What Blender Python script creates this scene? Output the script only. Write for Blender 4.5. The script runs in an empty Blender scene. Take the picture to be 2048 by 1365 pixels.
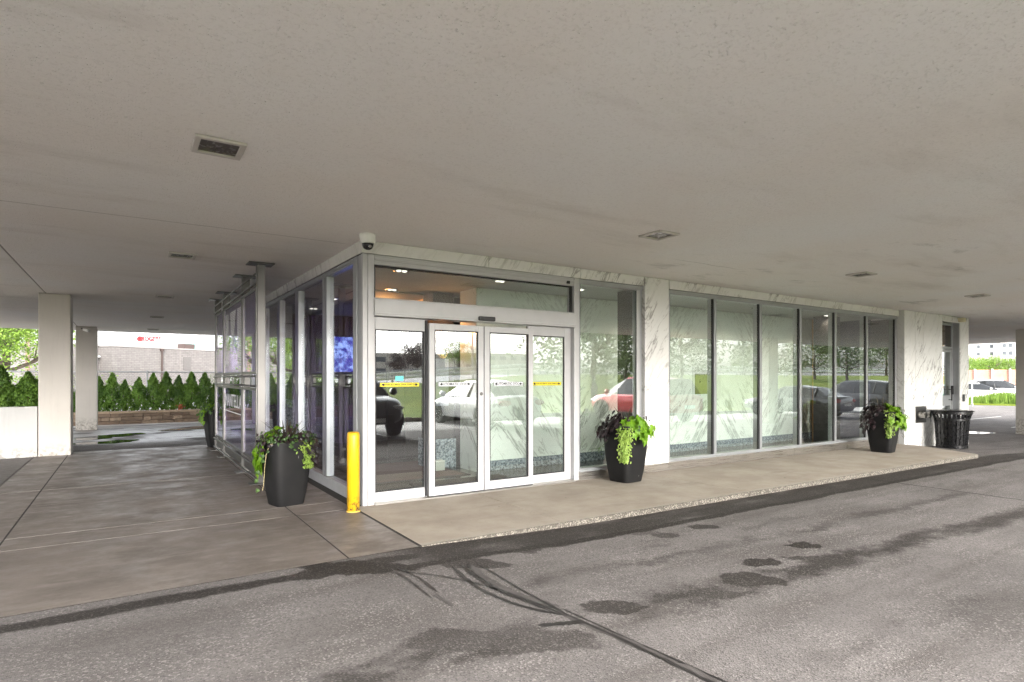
import bpy, bmesh, math, random
from mathutils import Vector, Matrix
R = math.radians
S = bpy.context.scene
C = S.collection
rnd = random.Random(7)

# ------------------------------------------------------------------ node helpers
class NT:
    def __init__(s, name):
        s.m = bpy.data.materials.new(name); s.m.use_nodes = True
        s.t = s.m.node_tree; s.t.nodes.clear()
        s.out = s.t.nodes.new('ShaderNodeOutputMaterial')
    def n(s, ty, **kw):
        nd = s.t.nodes.new(ty)
        for k, v in kw.items(): setattr(nd, k, v)
        return nd
    def put(s, sock, v):
        if v is None: return
        if hasattr(v, 'is_output'): s.t.links.new(v, sock)
        else:
            if sock.type == 'RGBA' and isinstance(v, (tuple, list)) and len(v) == 3: v = (*v, 1)
            elif sock.type == 'RGBA' and isinstance(v, (int, float)): v = (v, v, v, 1)
            elif sock.type == 'VECTOR' and isinstance(v, (int, float)): v = (v, v, v)
            sock.default_value = v
    def ma(s, op, a, b=None, c=None, clamp=False):
        nd = s.n('ShaderNodeMath', operation=op, use_clamp=clamp)
        s.put(nd.inputs[0], a); s.put(nd.inputs[1], b)
        if c is not None: s.put(nd.inputs[2], c)
        return nd.outputs[0]
    def vm(s, op, a, b=None):
        nd = s.n('ShaderNodeVectorMath', operation=op)
        s.put(nd.inputs[0], a); s.put(nd.inputs[1], b)
        return nd.outputs['Value'] if op in ('DOT_PRODUCT', 'LENGTH', 'DISTANCE') else nd.outputs[0]
    def pos(s): return s.n('ShaderNodeNewGeometry').outputs['Position']
    def obj(s): return s.n('ShaderNodeTexCoord').outputs['Object']
    def sep(s, v):
        nd = s.n('ShaderNodeSeparateXYZ'); s.put(nd.inputs[0], v); return nd.outputs
    def comb(s, x, y, z):
        nd = s.n('ShaderNodeCombineXYZ')
        for i, v in enumerate((x, y, z)): s.put(nd.inputs[i], v)
        return nd.outputs[0]
    def mapping(s, v, loc=(0,0,0), rot=(0,0,0), sc=(1,1,1)):
        nd = s.n('ShaderNodeMapping'); s.put(nd.inputs[0], v)
        nd.inputs[1].default_value = loc; nd.inputs[2].default_value = rot; nd.inputs[3].default_value = sc
        return nd.outputs[0]
    def noise(s, v, sc, det=4, ro=.55, dist=0, col=False):
        nd = s.n('ShaderNodeTexNoise'); s.put(nd.inputs['Vector'], v)
        nd.inputs['Scale'].default_value = sc; nd.inputs['Detail'].default_value = det
        nd.inputs['Roughness'].default_value = ro; nd.inputs['Distortion'].default_value = dist
        return nd.outputs['Color' if col else 'Fac']
    def voro(s, v, sc, feat='F1', out='Distance'):
        nd = s.n('ShaderNodeTexVoronoi', feature=feat); s.put(nd.inputs['Vector'], v)
        nd.inputs['Scale'].default_value = sc
        return nd.outputs[out]
    def mr(s, v, a, b, c=0., d=1., smooth=True):
        nd = s.n('ShaderNodeMapRange', interpolation_type='SMOOTHSTEP' if smooth else 'LINEAR', clamp=True)
        s.put(nd.inputs[0], v)
        for i, q in enumerate((a, b, c, d)): s.put(nd.inputs[i+1], q)
        return nd.outputs[0]
    def mix(s, f, a, b, bl='MIX'):
        nd = s.n('ShaderNodeMix', data_type='RGBA', blend_type=bl)
        s.put(nd.inputs[0], f); s.put(nd.inputs[6], a); s.put(nd.inputs[7], b)
        return nd.outputs[2]
    def bump(s, h, st=.3, d=.01):
        nd = s.n('ShaderNodeBump'); s.put(nd.inputs['Height'], h)
        nd.inputs['Strength'].default_value = st; nd.inputs['Distance'].default_value = d
        return nd.outputs[0]
    def pr(s, col=(.5,.5,.5), rough=.5, metal=0, spec=.5, nrm=None, **kw):
        b = s.n('ShaderNodeBsdfPrincipled')
        s.put(b.inputs['Base Color'], col); s.put(b.inputs['Roughness'], rough); s.put(b.inputs['Metallic'], metal)
        s.put(b.inputs['Specular IOR Level'], spec)
        if nrm is not None: s.put(b.inputs['Normal'], nrm)
        for k, v in kw.items(): s.put(b.inputs[k.replace('_', ' ')], v)
        s.t.links.new(b.outputs[0], s.out.inputs[0])
        return s.m

def simple(name, col, rough=.5, metal=0, spec=.5, var=.08, sc=6, bump=0, bsc=40, **kw):
    t = NT(name); p = t.obj()
    f = t.noise(p, sc, 5, .6)
    k = t.mr(f, .25, .75, 1-var, 1+var, False)
    c = t.mix(1, (*col, 1), t.comb(k, k, k), 'MULTIPLY')
    rg = t.mr(t.noise(p, sc*3, 3), .3, .7, max(.02, rough-.07), min(1, rough+.07), False)
    nr = t.bump(t.noise(p, bsc, 4), bump, .004) if bump else None
    return t.pr(c, rg, metal, spec, nr, **kw)

def emit(name, col, st):
    t = NT(name); e = t.n('ShaderNodeEmission'); t.put(e.inputs[0], col); e.inputs[1].default_value = st
    t.t.links.new(e.outputs[0], t.out.inputs[0]); return t.m

def glass(name, tint=(.9,.95,.92), r0=.07, gain=1.0):
    t = NT(name)
    g = t.n('ShaderNodeNewGeometry')
    d = t.ma('ABSOLUTE', t.vm('DOT_PRODUCT', g.outputs['Incoming'], g.outputs['True Normal']))
    k = t.ma('POWER', t.ma('SUBTRACT', 1, d), 4.2)
    fac = t.ma('MULTIPLY_ADD', k, (1-r0)*gain, r0, clamp=True)
    tr = t.n('ShaderNodeBsdfTransparent'); t.put(tr.inputs[0], tint)
    gl = t.n('ShaderNodeBsdfGlossy'); gl.inputs['Roughness'].default_value = 0.0
    t.put(gl.inputs[0], (.95,.96,.97))
    mx = t.n('ShaderNodeMixShader')
    t.t.links.new(fac, mx.inputs[0]); t.t.links.new(tr.outputs[0], mx.inputs[1]); t.t.links.new(gl.outputs[0], mx.inputs[2])
    t.t.links.new(mx.outputs[0], t.out.inputs[0]); return t.m

# ------------------------------------------------------------------ mesh helpers
class MB:
    def __init__(s): s.b = bmesh.new(); s.mi = 0
    def face(s, vs):
        try:
            f = s.b.faces.new(vs); f.material_index = s.mi; return f
        except ValueError: return None
    def v(s, *p): return s.b.verts.new(p)
    def box(s, x0, y0, z0, x1, y1, z1, M=None):
        P = [(x,y,z) for z in (z0,z1) for y in (y0,y1) for x in (x0,x1)]
        if M is not None: P = [M @ Vector(p) for p in P]
        q = [s.b.verts.new(p) for p in P]
        for i in ((0,2,3,1),(4,5,7,6),(0,1,5,4),(2,6,7,3),(0,4,6,2),(1,3,7,5)): s.face([q[k] for k in i])
        return s
    def tube(s, pts, r, n=8, cap=True):
        pts = [Vector(p) for p in pts]
        rs = r if isinstance(r, (list, tuple)) else [r]*len(pts)
        rings = []; up = Vector((0,0,1))
        for i, p in enumerate(pts):
            d = (pts[min(i+1, len(pts)-1)] - pts[max(i-1, 0)]).normalized()
            a = d.cross(up)
            if a.length < 1e-3: a = d.cross(Vector((1,0,0)))
            a.normalize(); b = d.cross(a)
            rings.append([s.b.verts.new(p + (a*math.cos(t)+b*math.sin(t))*rs[i]) for t in (2*math.pi*k/n for k in range(n))])
        for A, B in zip(rings, rings[1:]):
            for k in range(n): s.face([A[k], A[(k+1)%n], B[(k+1)%n], B[k]])
        if cap: s.face(rings[0][::-1]); s.face(rings[-1])
        return s
    def lathe(s, prof, c=(0,0,0), n=24, axis='z', sq=0):
        rings = []
        for r, h in prof:
            ring = []
            for k in range(n):
                t = 2*math.pi*k/n; ca, sa = math.cos(t), math.sin(t)
                if sq:
                    q = (abs(ca)**sq + abs(sa)**sq)**(-1/sq); ca *= q; sa *= q
                p = (r*ca, r*sa, h) if axis == 'z' else ((r*ca, h, r*sa) if axis == 'y' else (h, r*ca, r*sa))
                ring.append(s.b.verts.new(Vector(p)+Vector(c)))
            rings.append(ring)
        for A, B in zip(rings, rings[1:]):
            for k in range(n): s.face([A[k], A[(k+1)%n], B[(k+1)%n], B[k]])
        s.face(rings[0][::-1]); s.face(rings[-1])
        return s
    def prism(s, poly, h0, h1, f):
        A = [s.b.verts.new(f(p, h0)) for p in poly]; B = [s.b.verts.new(f(p, h1)) for p in poly]
        s.face(A[::-1]); s.face(B); n = len(poly)
        for k in range(n): s.face([A[k], A[(k+1)%n], B[(k+1)%n], B[k]])
        return s
    def done(s, name, mats, parent=None, smooth=False, bevel=0, loc=None, fix=True):
        if fix: bmesh.ops.recalc_face_normals(s.b, faces=s.b.faces)
        me = bpy.data.meshes.new(name); s.b.to_mesh(me); s.b.free()
        for m in (mats if isinstance(mats, (list, tuple)) else [mats]): me.materials.append(m)
        if smooth:
            for p in me.polygons: p.use_smooth = True
        o = bpy.data.objects.new(name, me); C.objects.link(o)
        if loc: o.location = loc
        if parent is not None:
            o.parent = parent
            if fix != 'local': o.matrix_parent_inverse = pinv(parent)
        if bevel:
            md = o.modifiers.new('bevel', 'BEVEL'); md.width = bevel; md.segments = 2; md.limit_method = 'ANGLE'
        return o
def pinv(p):
    if p.type == 'MESH': return Matrix.Identity(4)
    M = Matrix.Identity(4)
    while p is not None:
        if p.type == 'EMPTY': M = M @ (Matrix.Translation(p.location) @ p.rotation_euler.to_matrix().to_4x4()).inverted()
        p = p.parent
    return M
def thing(name, label, cat, loc=(0,0,0), rz=0, group=None):
    o = bpy.data.objects.new(name, None); C.objects.link(o); o.empty_display_size = .2
    o.location = loc; o.rotation_euler = (0,0,rz); return tag(o, label, cat, group)
def tag(o, label, cat, group=None):
    o['label'] = label; o['category'] = cat
    if group: o['group'] = group
    return o
def struct(o): o['kind'] = 'structure'; return o
def stuff(o): o['kind'] = 'stuff'; return o
def dup(root, loc, rz=None, label=None, group=None, sc=None):
    r = root.copy(); C.objects.link(r); r.location = loc
    if rz is not None: r.rotation_euler = (0,0,rz)
    if sc: r.scale = sc if isinstance(sc, tuple) else (sc,)*3
    if label: r['label'] = label
    if group: r['group'] = group
    for ch in list(root.children):
        c = ch.copy(); C.objects.link(c); c.parent = r
        for g in list(ch.children):
            d = g.copy(); C.objects.link(d); d.parent = c
    return r
def text(body, size, mat, M, parent, name='lettering', ext=.002, sx=1, bold=0):
    cu = bpy.data.curves.new('txt', 'FONT'); cu.body = body; cu.size = size; cu.extrude = ext; cu.offset = bold
    cu.space_character = 1.06; cu.align_x = 'CENTER'; cu.align_y = 'CENTER'
    to = bpy.data.objects.new('txt', cu); C.objects.link(to)
    dg = bpy.context.evaluated_depsgraph_get()
    me = bpy.data.meshes.new_from_object(to.evaluated_get(dg)); bpy.data.objects.remove(to)
    me.transform(M @ Matrix.Diagonal((sx,1,1,1)))
    me.materials.clear(); me.materials.append(mat); me.name = name
    o = bpy.data.objects.new(name, me); C.objects.link(o); o.parent = parent; o.matrix_parent_inverse = pinv(parent)
    return o
# frames for text: facing -Y (front facade) and facing -X (left side)
MF = lambda x,y,z: Matrix.Translation((x,y,z)) @ Matrix.Rotation(R(90),4,'X')
ML = lambda x,y,z: Matrix.Translation((x,y,z)) @ Matrix.Rotation(R(-90),4,'Z') @ Matrix.Rotation(R(90),4,'X')

# ------------------------------------------------------------------ ground height
def gx(x):
    P = [(-.1,-.006),(1.6,-.062),(11,-.115),(12.4,-.135),(16,-.29),(22,-.38),(60,-.42)]
    if x <= P[0][0]: return P[0][1]
    for (a,b),(c,d) in zip(P, P[1:]):
        if x <= c: return b+(d-b)*(x-a)/(c-a)
    return P[-1][1]
def gnd(x, y):
    k = min(max((y-7.7)/10.5, 0), 1)
    return gx(x)*(1-k) + min(gx(x), -.2)*k
CEIL = 2.95

# ------------------------------------------------------------------ materials
def m_asphalt():
    t = NT('asphalt'); p = t.pos(); X, Y, Z = t.sep(p)
    base = t.mix(t.mr(t.noise(p, .9, 5, .6), .3, .7), (.125,.115,.112), (.172,.159,.155))
    base = t.mix(t.mr(t.noise(t.mapping(p, sc=(.35,2.2,1)), 1.6, 4), .42, .7, 0, .75), base, (.095,.085,.08))
    ag = t.voro(p, 115, 'F1', 'Color'); agv = t.sep(ag)[0]
    agm = t.mr(t.noise(p, 2.2, 3), .35, .65, .25, .9)
    base = t.mix(t.ma('MULTIPLY', t.mr(agv, .8, .95, 0, .65), agm), base, (.36,.34,.325))
    base = t.mix(t.ma('MULTIPLY', t.mr(agv, .25, .1), .65), base, (.07,.065,.063))
    sp = t.noise(p, 260, 2); base = t.mix(t.mr(sp, .58, .7, 0, .45), base, (.28,.265,.255))
    n1 = t.noise(p, 1.1, 3); n2 = t.noise(p, 4.5, 5, .65); n3 = t.noise(p, 22, 3)
    w = t.ma('ADD', t.ma('MULTIPLY', t.ma('SUBTRACT', n1, .5), .34), t.ma('ADD', t.ma('MULTIPLY', t.ma('SUBTRACT', n2, .5), .34), t.ma('MULTIPLY', t.ma('SUBTRACT', n3, .5), .16)))
    Yk = t.ma('ADD', Y, t.ma('MULTIPLY', w, .3))
    Yw = t.ma('ADD', Y, w)
    def band(yc, half, soft, slope=0, x0=None, x1=None, st=1, brk=None, src=None):
        c = t.ma('MULTIPLY_ADD', X, slope, yc)
        m = t.mr(t.ma('ABSOLUTE', t.ma('SUBTRACT', src or Yw, c)), half-soft, half+soft, st, 0)
        if x0 is not None: m = t.ma('MULTIPLY', m, t.mr(X, x0-.35, x0+.15))
        if x1 is not None: m = t.ma('MULTIPLY', m, t.mr(X, x1-.15, x1+.35, 1, 0))
        if brk: m = t.ma('MULTIPLY', m, t.mr(t.noise(t.mapping(p, sc=(1,2.2,1), loc=(brk[2],0,0)), brk[3], 4), brk[0], brk[1]))
        return m
    ms = [band(-2.0, .28, .05, 0, -.2, None, .86, (.1,.5,3,1.3), Yk), band(-2.24, .06, .02, 0, -.5, 14, .95, None, Yk),
          band(-1.99, .08, .02, 0, None, -.2, .9, None, Yk), band(-3.68, .13, .08, -.05, .25, 14, .8, (.36,.52,3,.9)),
          band(-3.66, .13, .08, 0, None, -.3, .75, (.42,.56,9,1.1)), band(-3.0, .06, .06, -.02, .05, 7, .55, (.35,.6,5,1.2)),
          band(-4.7, .12, .1, -.03, .4, 12, .35, (.45,.62,15,1.0)), band(-5.6, .2, .15, -.03, -4, 12, .3, (.45,.62,25,.9)), band(-2.75, .05, .05, 0, 1, 9, .3, (.45,.6,31,1.4))]
    RV, FV = Vector((.84,-.549,0)), Vector((.549,.84,0))
    pw = t.vm('ADD', p, t.vm('MULTIPLY', t.vm('SUBTRACT', t.noise(p, 5, 4, col=True), (.5,.5,.5)), (.30,.30,0)))
    for cx_, cy_, a, b, st in [(2.08,-3.5,.17,.10,.9),(2.84,-3.42,.17,.1,.9),(2.5,-3.63,.16,.07,.7),(1.62,-3.72,.26,.17,.85),(1.15,-3.78,.18,.12,.7),(2.62,-2.5,.16,.08,.8),(2.05,-2.5,.14,.08,.65),(2.8,-1.95,.2,.09,.6),(-.74,-2.05,.44,.17,.95),(-1.05,-2.0,.16,.1,.9),(.35,-3.62,.2,.12,.8),(.05,-2.42,.26,.14,.75),(.55,-2.18,.25,.12,.7),(-.5,-3.66,.55,.17,.6),(1.9,-2.3,.2,.1,.5)]:
        d = t.vm('SUBTRACT', pw, (cx_, cy_, 0))
        u = t.ma('DIVIDE', t.vm('DOT_PRODUCT', d, RV), a); v = t.ma('DIVIDE', t.vm('DOT_PRODUCT', d, FV), b)
        ms.append(t.mr(t.ma('ADD', t.ma('MULTIPLY', u, u), t.ma('MULTIPLY', v, v)), .8, 1.15, st, 0))
    m = ms[0]
    for q in ms[1:]: m = t.ma('MAXIMUM', m, q)
    col = t.mix(m, base, t.mix(t.mr(agv, .75, .95), (.028,.025,.023), (.075,.068,.062)))
    # long transverse crack across the lane
    cr = t.mr(t.ma('ABSOLUTE', t.ma('ADD', t.ma('SUBTRACT', X, 7.08), t.ma('MULTIPLY', t.ma('SUBTRACT', n2, .5), .12))), .012, .03, .85, 0)
    col = t.mix(cr, col, (.03,.028,.026))
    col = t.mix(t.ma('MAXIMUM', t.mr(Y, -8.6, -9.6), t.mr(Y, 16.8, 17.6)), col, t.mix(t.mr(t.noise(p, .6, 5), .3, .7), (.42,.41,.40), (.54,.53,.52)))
    # lot past the soffit paled to bounce light upward; wet patches at rear
    wet = t.ma('MULTIPLY', t.mr(t.noise(p, .6, 4), .38, .5), t.mr(Y, 8, 10))
    rg = t.ma('SUBTRACT', t.ma('SUBTRACT', .85, t.ma('MULTIPLY', m, .22)), t.ma('MULTIPLY', wet, .5))
    h = t.ma('ADD', t.voro(p, 115), t.ma('MULTIPLY', t.noise(p, 60, 4), .8))
    return t.pr(col, rg, 0, t.ma('ADD', t.ma('MULTIPLY', wet, .5), t.ma('SUBTRACT', .3, t.ma('MULTIPLY', m, .22))), t.bump(h, .45, .006))
def m_slab():     # brown damp concrete
    t = NT('brown_concrete'); p = t.pos(); X, Y, Z = t.sep(p)
    c = t.mix(t.mr(t.noise(p, 1.3, 6, .65), .3, .7), (.128,.109,.096), (.195,.168,.150))
    c = t.mix(t.mr(t.noise(t.mapping(p, sc=(1,3,1)), 2.3, 6, .7), .46, .68, 0, .6), c, (.26,.232,.212))
    sc = t.mr(t.noise(t.mapping(p, rot=(0,0,.5), sc=(1,5,1)), 3.2, 8, .75), .54, .68, 0, .5)
    reg = t.ma('MULTIPLY', t.mr(t.vm('DISTANCE', p, (-1.9,2.6,0)), 1.0, 3.6, 1, 0), 1)
    c = t.mix(t.ma('MULTIPLY', sc, reg), c, (.5,.47,.44))
    c = t.mix(t.mr(t.noise(p, 140, 3), .55, .75, 0, .25), c, (.07,.06,.052))
    rg = t.mr(t.noise(p, 2.2, 6, .7), .3, .7, .36, .72)
    rg = t.ma('SUBTRACT', rg, t.ma('MULTIPLY', sc, .12))
    c = t.mix(t.mr(Y, -1.772, -1.784), c, (.045,.036,.03))  # front edge face darkened in colour to tone down low sun on it
    return t.pr(c, rg, 0, .4, t.bump(t.noise(p, 55, 5, .7), .12, .004))
def m_walk():     # tan concrete walk
    t = NT('tan_concrete'); p = t.pos(); X, Y, Z = t.sep(p)
    c = t.mix(t.mr(t.noise(p, 1.5, 6, .65), .3, .7), (.31,.268,.22), (.41,.365,.31))
    c = t.mix(t.mr(t.noise(t.mapping(p, sc=(.5,2,1)), 1.8, 6, .7), .52, .75, 0, .6), c, (.23,.195,.16))
    ag = t.sep(t.voro(p, 90, 'F1', 'Color'))[0]
    c = t.mix(t.ma('MULTIPLY', t.mr(Y, -1.66, -1.74), t.mr(ag, .3, .7)), c, (.36,.335,.29))
    c = t.mix(t.mr(t.noise(p, 120, 3), .55, .75, 0, .35), c, (.14,.12,.1))
    c = t.mix(t.mr(Y, -1.765, -1.785), c, t.mix(t.mr(ag, .5, .9), (.07,.062,.052), (.22,.2,.17)))  # kerb's front face coloured darker against direct sun; aggregate flecks are its own
    hole = t.mr(t.noise(p, 9, 3), .70, .74, 0, .5); c = t.mix(hole, c, (.12,.1,.08))
    return t.pr(c, .78, 0, .3, t.bump(t.noise(p, 70, 5, .7), .3, .004))
def m_stucco():
    t = NT('stucco'); p = t.pos(); X, Y, Z = t.sep(p)
    c = t.mix(t.mr(t.noise(p, .45, 4, .6), .3, .7), (.84,.80,.77), (.85,.84,.835))
    c = t.mix(t.mr(t.noise(t.mapping(p, sc=(.45,1.6,1)), .9, 5, .65), .5, .78, 0, .5), c, (.56,.52,.48))
    # stains near the far right front and seams between soffit pours
    st = t.mr(t.noise(t.mapping(p, sc=(.7,1.6,1), loc=(2,1,0)), 1.2, 6, .7), .58, .72, 0, .45)
    c = t.mix(t.ma('MULTIPLY', st, t.mr(X, 2.2, 4.5)), c, (.3,.29,.27))
    n = t.noise(p, 3, 4)
    s1 = t.ma('MULTIPLY', t.mr(t.ma('ABSOLUTE', t.ma('ADD', X, 3.42)), .006, .014, .75, 0), t.mr(Y, 1.2, 1.3))
    s2 = t.ma('MULTIPLY', t.mr(t.ma('ABSOLUTE', t.ma('ADD', t.ma('SUBTRACT', Y, .3), t.ma('MULTIPLY', t.ma('SUBTRACT', n, .5), .05))), .004, .016, .45, 0), t.mr(X, -.2, 0, 1, 0))
    s3 = t.ma('MULTIPLY', t.mr(t.ma('ABSOLUTE', t.ma('ADD', t.ma('ADD', Y, 1.15), t.ma('MULTIPLY', t.ma('SUBTRACT', n, .5), .1))), .003, .012, .5, 0), t.ma('MULTIPLY', t.mr(X, 3.6, 3.9), t.mr(X, 4.6, 5.3, 1, 0)))
    sm = t.ma('MAXIMUM', t.ma('MAXIMUM', s1, s2), s3)
    c = t.mix(sm, c, (.22,.2,.18))
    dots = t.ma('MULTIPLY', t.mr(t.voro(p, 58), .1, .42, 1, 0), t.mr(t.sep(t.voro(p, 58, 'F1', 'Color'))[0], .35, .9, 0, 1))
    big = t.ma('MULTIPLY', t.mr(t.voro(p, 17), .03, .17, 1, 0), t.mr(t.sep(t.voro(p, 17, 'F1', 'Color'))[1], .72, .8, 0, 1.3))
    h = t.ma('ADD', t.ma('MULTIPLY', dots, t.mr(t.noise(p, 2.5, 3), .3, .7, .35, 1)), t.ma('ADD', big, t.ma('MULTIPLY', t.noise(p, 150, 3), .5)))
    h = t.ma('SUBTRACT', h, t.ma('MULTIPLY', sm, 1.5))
    c = t.mix(t.ma('MULTIPLY', t.mr(t.noise(p, 48, 4, .7), .5, .68), .22), c, (.5,.47,.43)); c = t.mix(t.ma('MULTIPLY', t.ma('ADD', dots, big), .18), c, (.95,.93,.9))  # relief shading put into colour: raised dots paler, random flecks darker
    return t.pr(c, .9, 0, .2, t.bump(h, .8, .009))
def m_marble(name, base=(.70,.685,.65), vein=(.36,.34,.31), sc=1., rot=.55, fine=.5, rough=.25, mirror=0):
    t = NT(name); p = t.pos(); X, Y, Z = t.sep(p)
    a = t.ma('ADD', X, Y)
    if mirror: a = t.ma('PINGPONG', a, mirror)
    vx = t.comb(a, 0, Z)
    q = t.mapping(t.mapping(vx, rot=(0, -rot, 0)), sc=(2.2*sc, 1, .42*sc))
    q = t.vm('ADD', q, t.vm('MULTIPLY', t.vm('SUBTRACT', t.noise(q, 1.3, 5, .62, col=True), (.5,.5,.5)), (.55,.55,.55)))
    v1 = t.mr(t.ma('ABSOLUTE', t.ma('SUBTRACT', t.noise(q, 1.25, 4, .6), .5)), .0, .022, 1, 0)
    v2 = t.mr(t.ma('ABSOLUTE', t.ma('SUBTRACT', t.noise(t.mapping(q, loc=(7,3,1)), 2.6, 5, .65), .52)), 0, .016, .8, 0)
    msk = t.mr(t.noise(t.mapping(vx, loc=(1,5,2)), .9*sc, 3), .42, .6)
    cloud = t.mr(t.noise(q, .8, 5, .6), .5, .75, 0, .28)
    v = t.ma('MULTIPLY', t.ma('MAXIMUM', v1, t.ma('MULTIPLY', v2, fine+.3)), t.ma('MULTIPLY_ADD', msk, .75, .1))
    v = t.ma('MAXIMUM', v, t.ma('MULTIPLY', cloud, t.mr(v1, 0, .2, .5, 1)))
    return t.pr(t.mix(v, base, vein), rough, 0, .5)
def m_steel(name, col=(.62,.6,.57), rough=.26, ax=2):
    t = NT(name); p = t.obj()
    q = t.mapping(p, sc=tuple(2 if i == ax else 160 for i in range(3)))
    f = t.noise(q, 1, 3); k = t.mr(f, .3, .7, .86, 1.06, False)
    c = t.mix(1, (*col, 1), t.comb(k, k, k), 'MULTIPLY')
    return t.pr(c, t.mr(f, .3, .7, rough-.06, rough+.1), 1, .5, None)
def m_brick(name, c1, c2, mortar, scale, w, h, ms=.012, rot=0, bump=.4, rough=.85):
    t = NT(name); p = t.obj(); X, Y, Z = t.sep(p)
    v = t.comb(t.ma('ADD', X, Y), Z, 0)
    b = t.n('ShaderNodeTexBrick'); t.put(b.inputs['Vector'], v)
    t.put(b.inputs['Color1'], c1); t.put(b.inputs['Color2'], c2); t.put(b.inputs['Mortar'], mortar)
    b.inputs['Scale'].default_value = scale; b.inputs['Mortar Size'].default_value = ms
    b.inputs['Brick Width'].default_value = w; b.inputs['Row Height'].default_value = h
    k = t.mr(t.noise(p, 3, 5, .6), .3, .7, .85, 1.12, False)
    c = t.mix(1, b.outputs['Color'], t.comb(k, k, k), 'MULTIPLY')
    return t.pr(c, rough, 0, .3, t.bump(b.outputs['Fac'], bump, -.01))
def m_leaf(name, c1, c2, trans=.3, rough=.5, sc=1.5):
    t = NT(name); oi = t.n('ShaderNodeObjectInfo').outputs['Random']
    p = t.pos()
    f = t.mr(t.ma('ADD', t.noise(p, sc, 3), t.ma('MULTIPLY', t.ma('SUBTRACT', t.sep(t.noise(p, sc*14, 1, col=True))[1], .5), .9)), .25, .75)
    c = t.mix(f, c1, c2); k = t.mr(oi, 0, 1, .85, 1.15, False)
    c = t.mix(1, c, t.comb(k, k, k), 'MULTIPLY')
    b = t.n('ShaderNodeBsdfPrincipled'); t.put(b.inputs['Base Color'], c); b.inputs['Roughness'].default_value = rough
    tr = t.n('ShaderNodeBsdfTranslucent'); t.put(tr.inputs[0], c)
    mx = t.n('ShaderNodeMixShader'); mx.inputs[0].default_value = trans
    t.t.links.new(b.outputs[0], mx.inputs[1]); t.t.links.new(tr.outputs[0], mx.inputs[2]); t.t.links.new(mx.outputs[0], t.out.inputs[0])
    return t.m
def m_granite():
    t = NT('blue_granite'); p = t.pos()
    c = t.mix(t.mr(t.noise(p, 28, 5, .75), .36, .64), (.03,.045,.06), (.34,.38,.42))
    c = t.mix(t.mr(t.noise(p, 60, 3, .7), .55, .68, 0, .7), c, (.62,.66,.68))
    return t.pr(c, .2, 0, .5)
def m_grass(name, c1, c2, c3):
    t = NT(name); p = t.pos()
    c = t.mix(t.mr(t.noise(p, .35, 5, .6), .3, .7), c1, c2)
    c = t.mix(t.mr(t.noise(p, 14, 4, .7), .5, .75, 0, .6), c, c3)
    return t.pr(c, .9, 0, .2, t.bump(t.noise(p, 30, 4), .6, .04))
def m_bollard():
    t = NT('yellow_paint'); p = t.obj(); X, Y, Z = t.sep(p)
    n = t.noise(p, 22, 5, .7)
    c = t.mix(t.mr(t.noise(p, 5, 4), .3, .7), (.70,.41,.010), (.62,.35,.008))
    ch = t.ma('MULTIPLY', t.mr(n, .52, .56), t.mr(Z, .01, .22, 1, 0))
    c = t.mix(ch, c, (.09,.045,.03))
    dirt = t.ma('MULTIPLY', t.mr(t.noise(t.mapping(p, sc=(8,8,.8)), 2, 4), .5, .8, 0, .35), 1)
    c = t.mix(dirt, c, (.45,.27,.03))
    return t.pr(c, t.mr(ch, 0, 1, .38, .8), 0, .5, t.bump(t.ma('SUBTRACT', t.noise(p, 14, 3), ch), .12, .004))
def m_pot():
    t = NT('black_resin'); p = t.obj()
    c = t.mix(t.mr(t.noise(p, 4, 5), .3, .7), (.007,.007,.0075), (.012,.0115,.0115))
    sc = t.mr(t.noise(t.mapping(p, sc=(6,6,1.2)), 5, 3, .6), .73, .76, 0, .6)
    c = t.mix(sc, c, (.3,.3,.29))
    return t.pr(c, .6, 0, .22, t.bump(t.noise(p, 120, 3), .12, .002))
def m_wallpaint(name, c, dirtz=0):
    t = NT(name); p = t.pos(); X, Y, Z = t.sep(p)
    col = t.mix(t.mr(t.noise(p, .8, 5, .6), .3, .75), c, tuple(q*.9 for q in c))
    col = t.mix(t.ma('MULTIPLY', t.mr(t.noise(t.mapping(p, sc=(5,5,.6)), 1.5, 5, .7), .5, .75, 0, .3), 1), col, tuple(q*.72 for q in c))
    low = t.ma('MULTIPLY', t.mr(Z, -.05, .3, 1, 0), t.mr(t.noise(p, 16, 5, .7), .42, .62, 0, .8))
    col = t.mix(low, col, (.22,.2,.17))
    return t.pr(col, .75, 0, .3, t.bump(t.noise(p, 45, 5), .18, .004))

A_ = m_asphalt(); SLAB = m_slab(); WALK = m_walk(); STUC = m_stucco()
MARB = m_marble('white_marble', (.68,.675,.655), (.24,.23,.215), sc=1.0, rot=.62); MARBI = m_marble('lobby_marble', (.80,.83,.78), (.15,.16,.13), .42, .62, .7, .2, 1.3)
STEEL = m_steel('brushed_steel', (.15,.145,.14), .36); STEELH = m_steel('brushed_steel_rail', (.15,.146,.142), .36, 1); PLIN = m_steel('plinth_steel', (.55,.52,.48), .3, 0)
ALU = simple('white_aluminium', (.43,.428,.433), .42, .15, .5, .06, 5, .05, 90)
ALUG = simple('grey_aluminium', (.36,.37,.378), .38, .6, .5, .07, 4)
DARK = simple('dark_gasket', (.012,.012,.013), .6); BLACKP = simple('black_plastic', (.018,.018,.019), .4)
GLS = glass('clear_glass', (.93,.968,.95), .125); GLSL = glass('side_glass', (.92,.935,.965), .075, .8); GPURP = glass('violet_film_glass', (.60,.52,.80), .15, 1.0)
GRAN = m_granite()
COLP = m_wallpaint('column_paint', (.62,.585,.54)); WHITEW = m_wallpaint('white_wall_paint', (.52,.515,.505))

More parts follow.
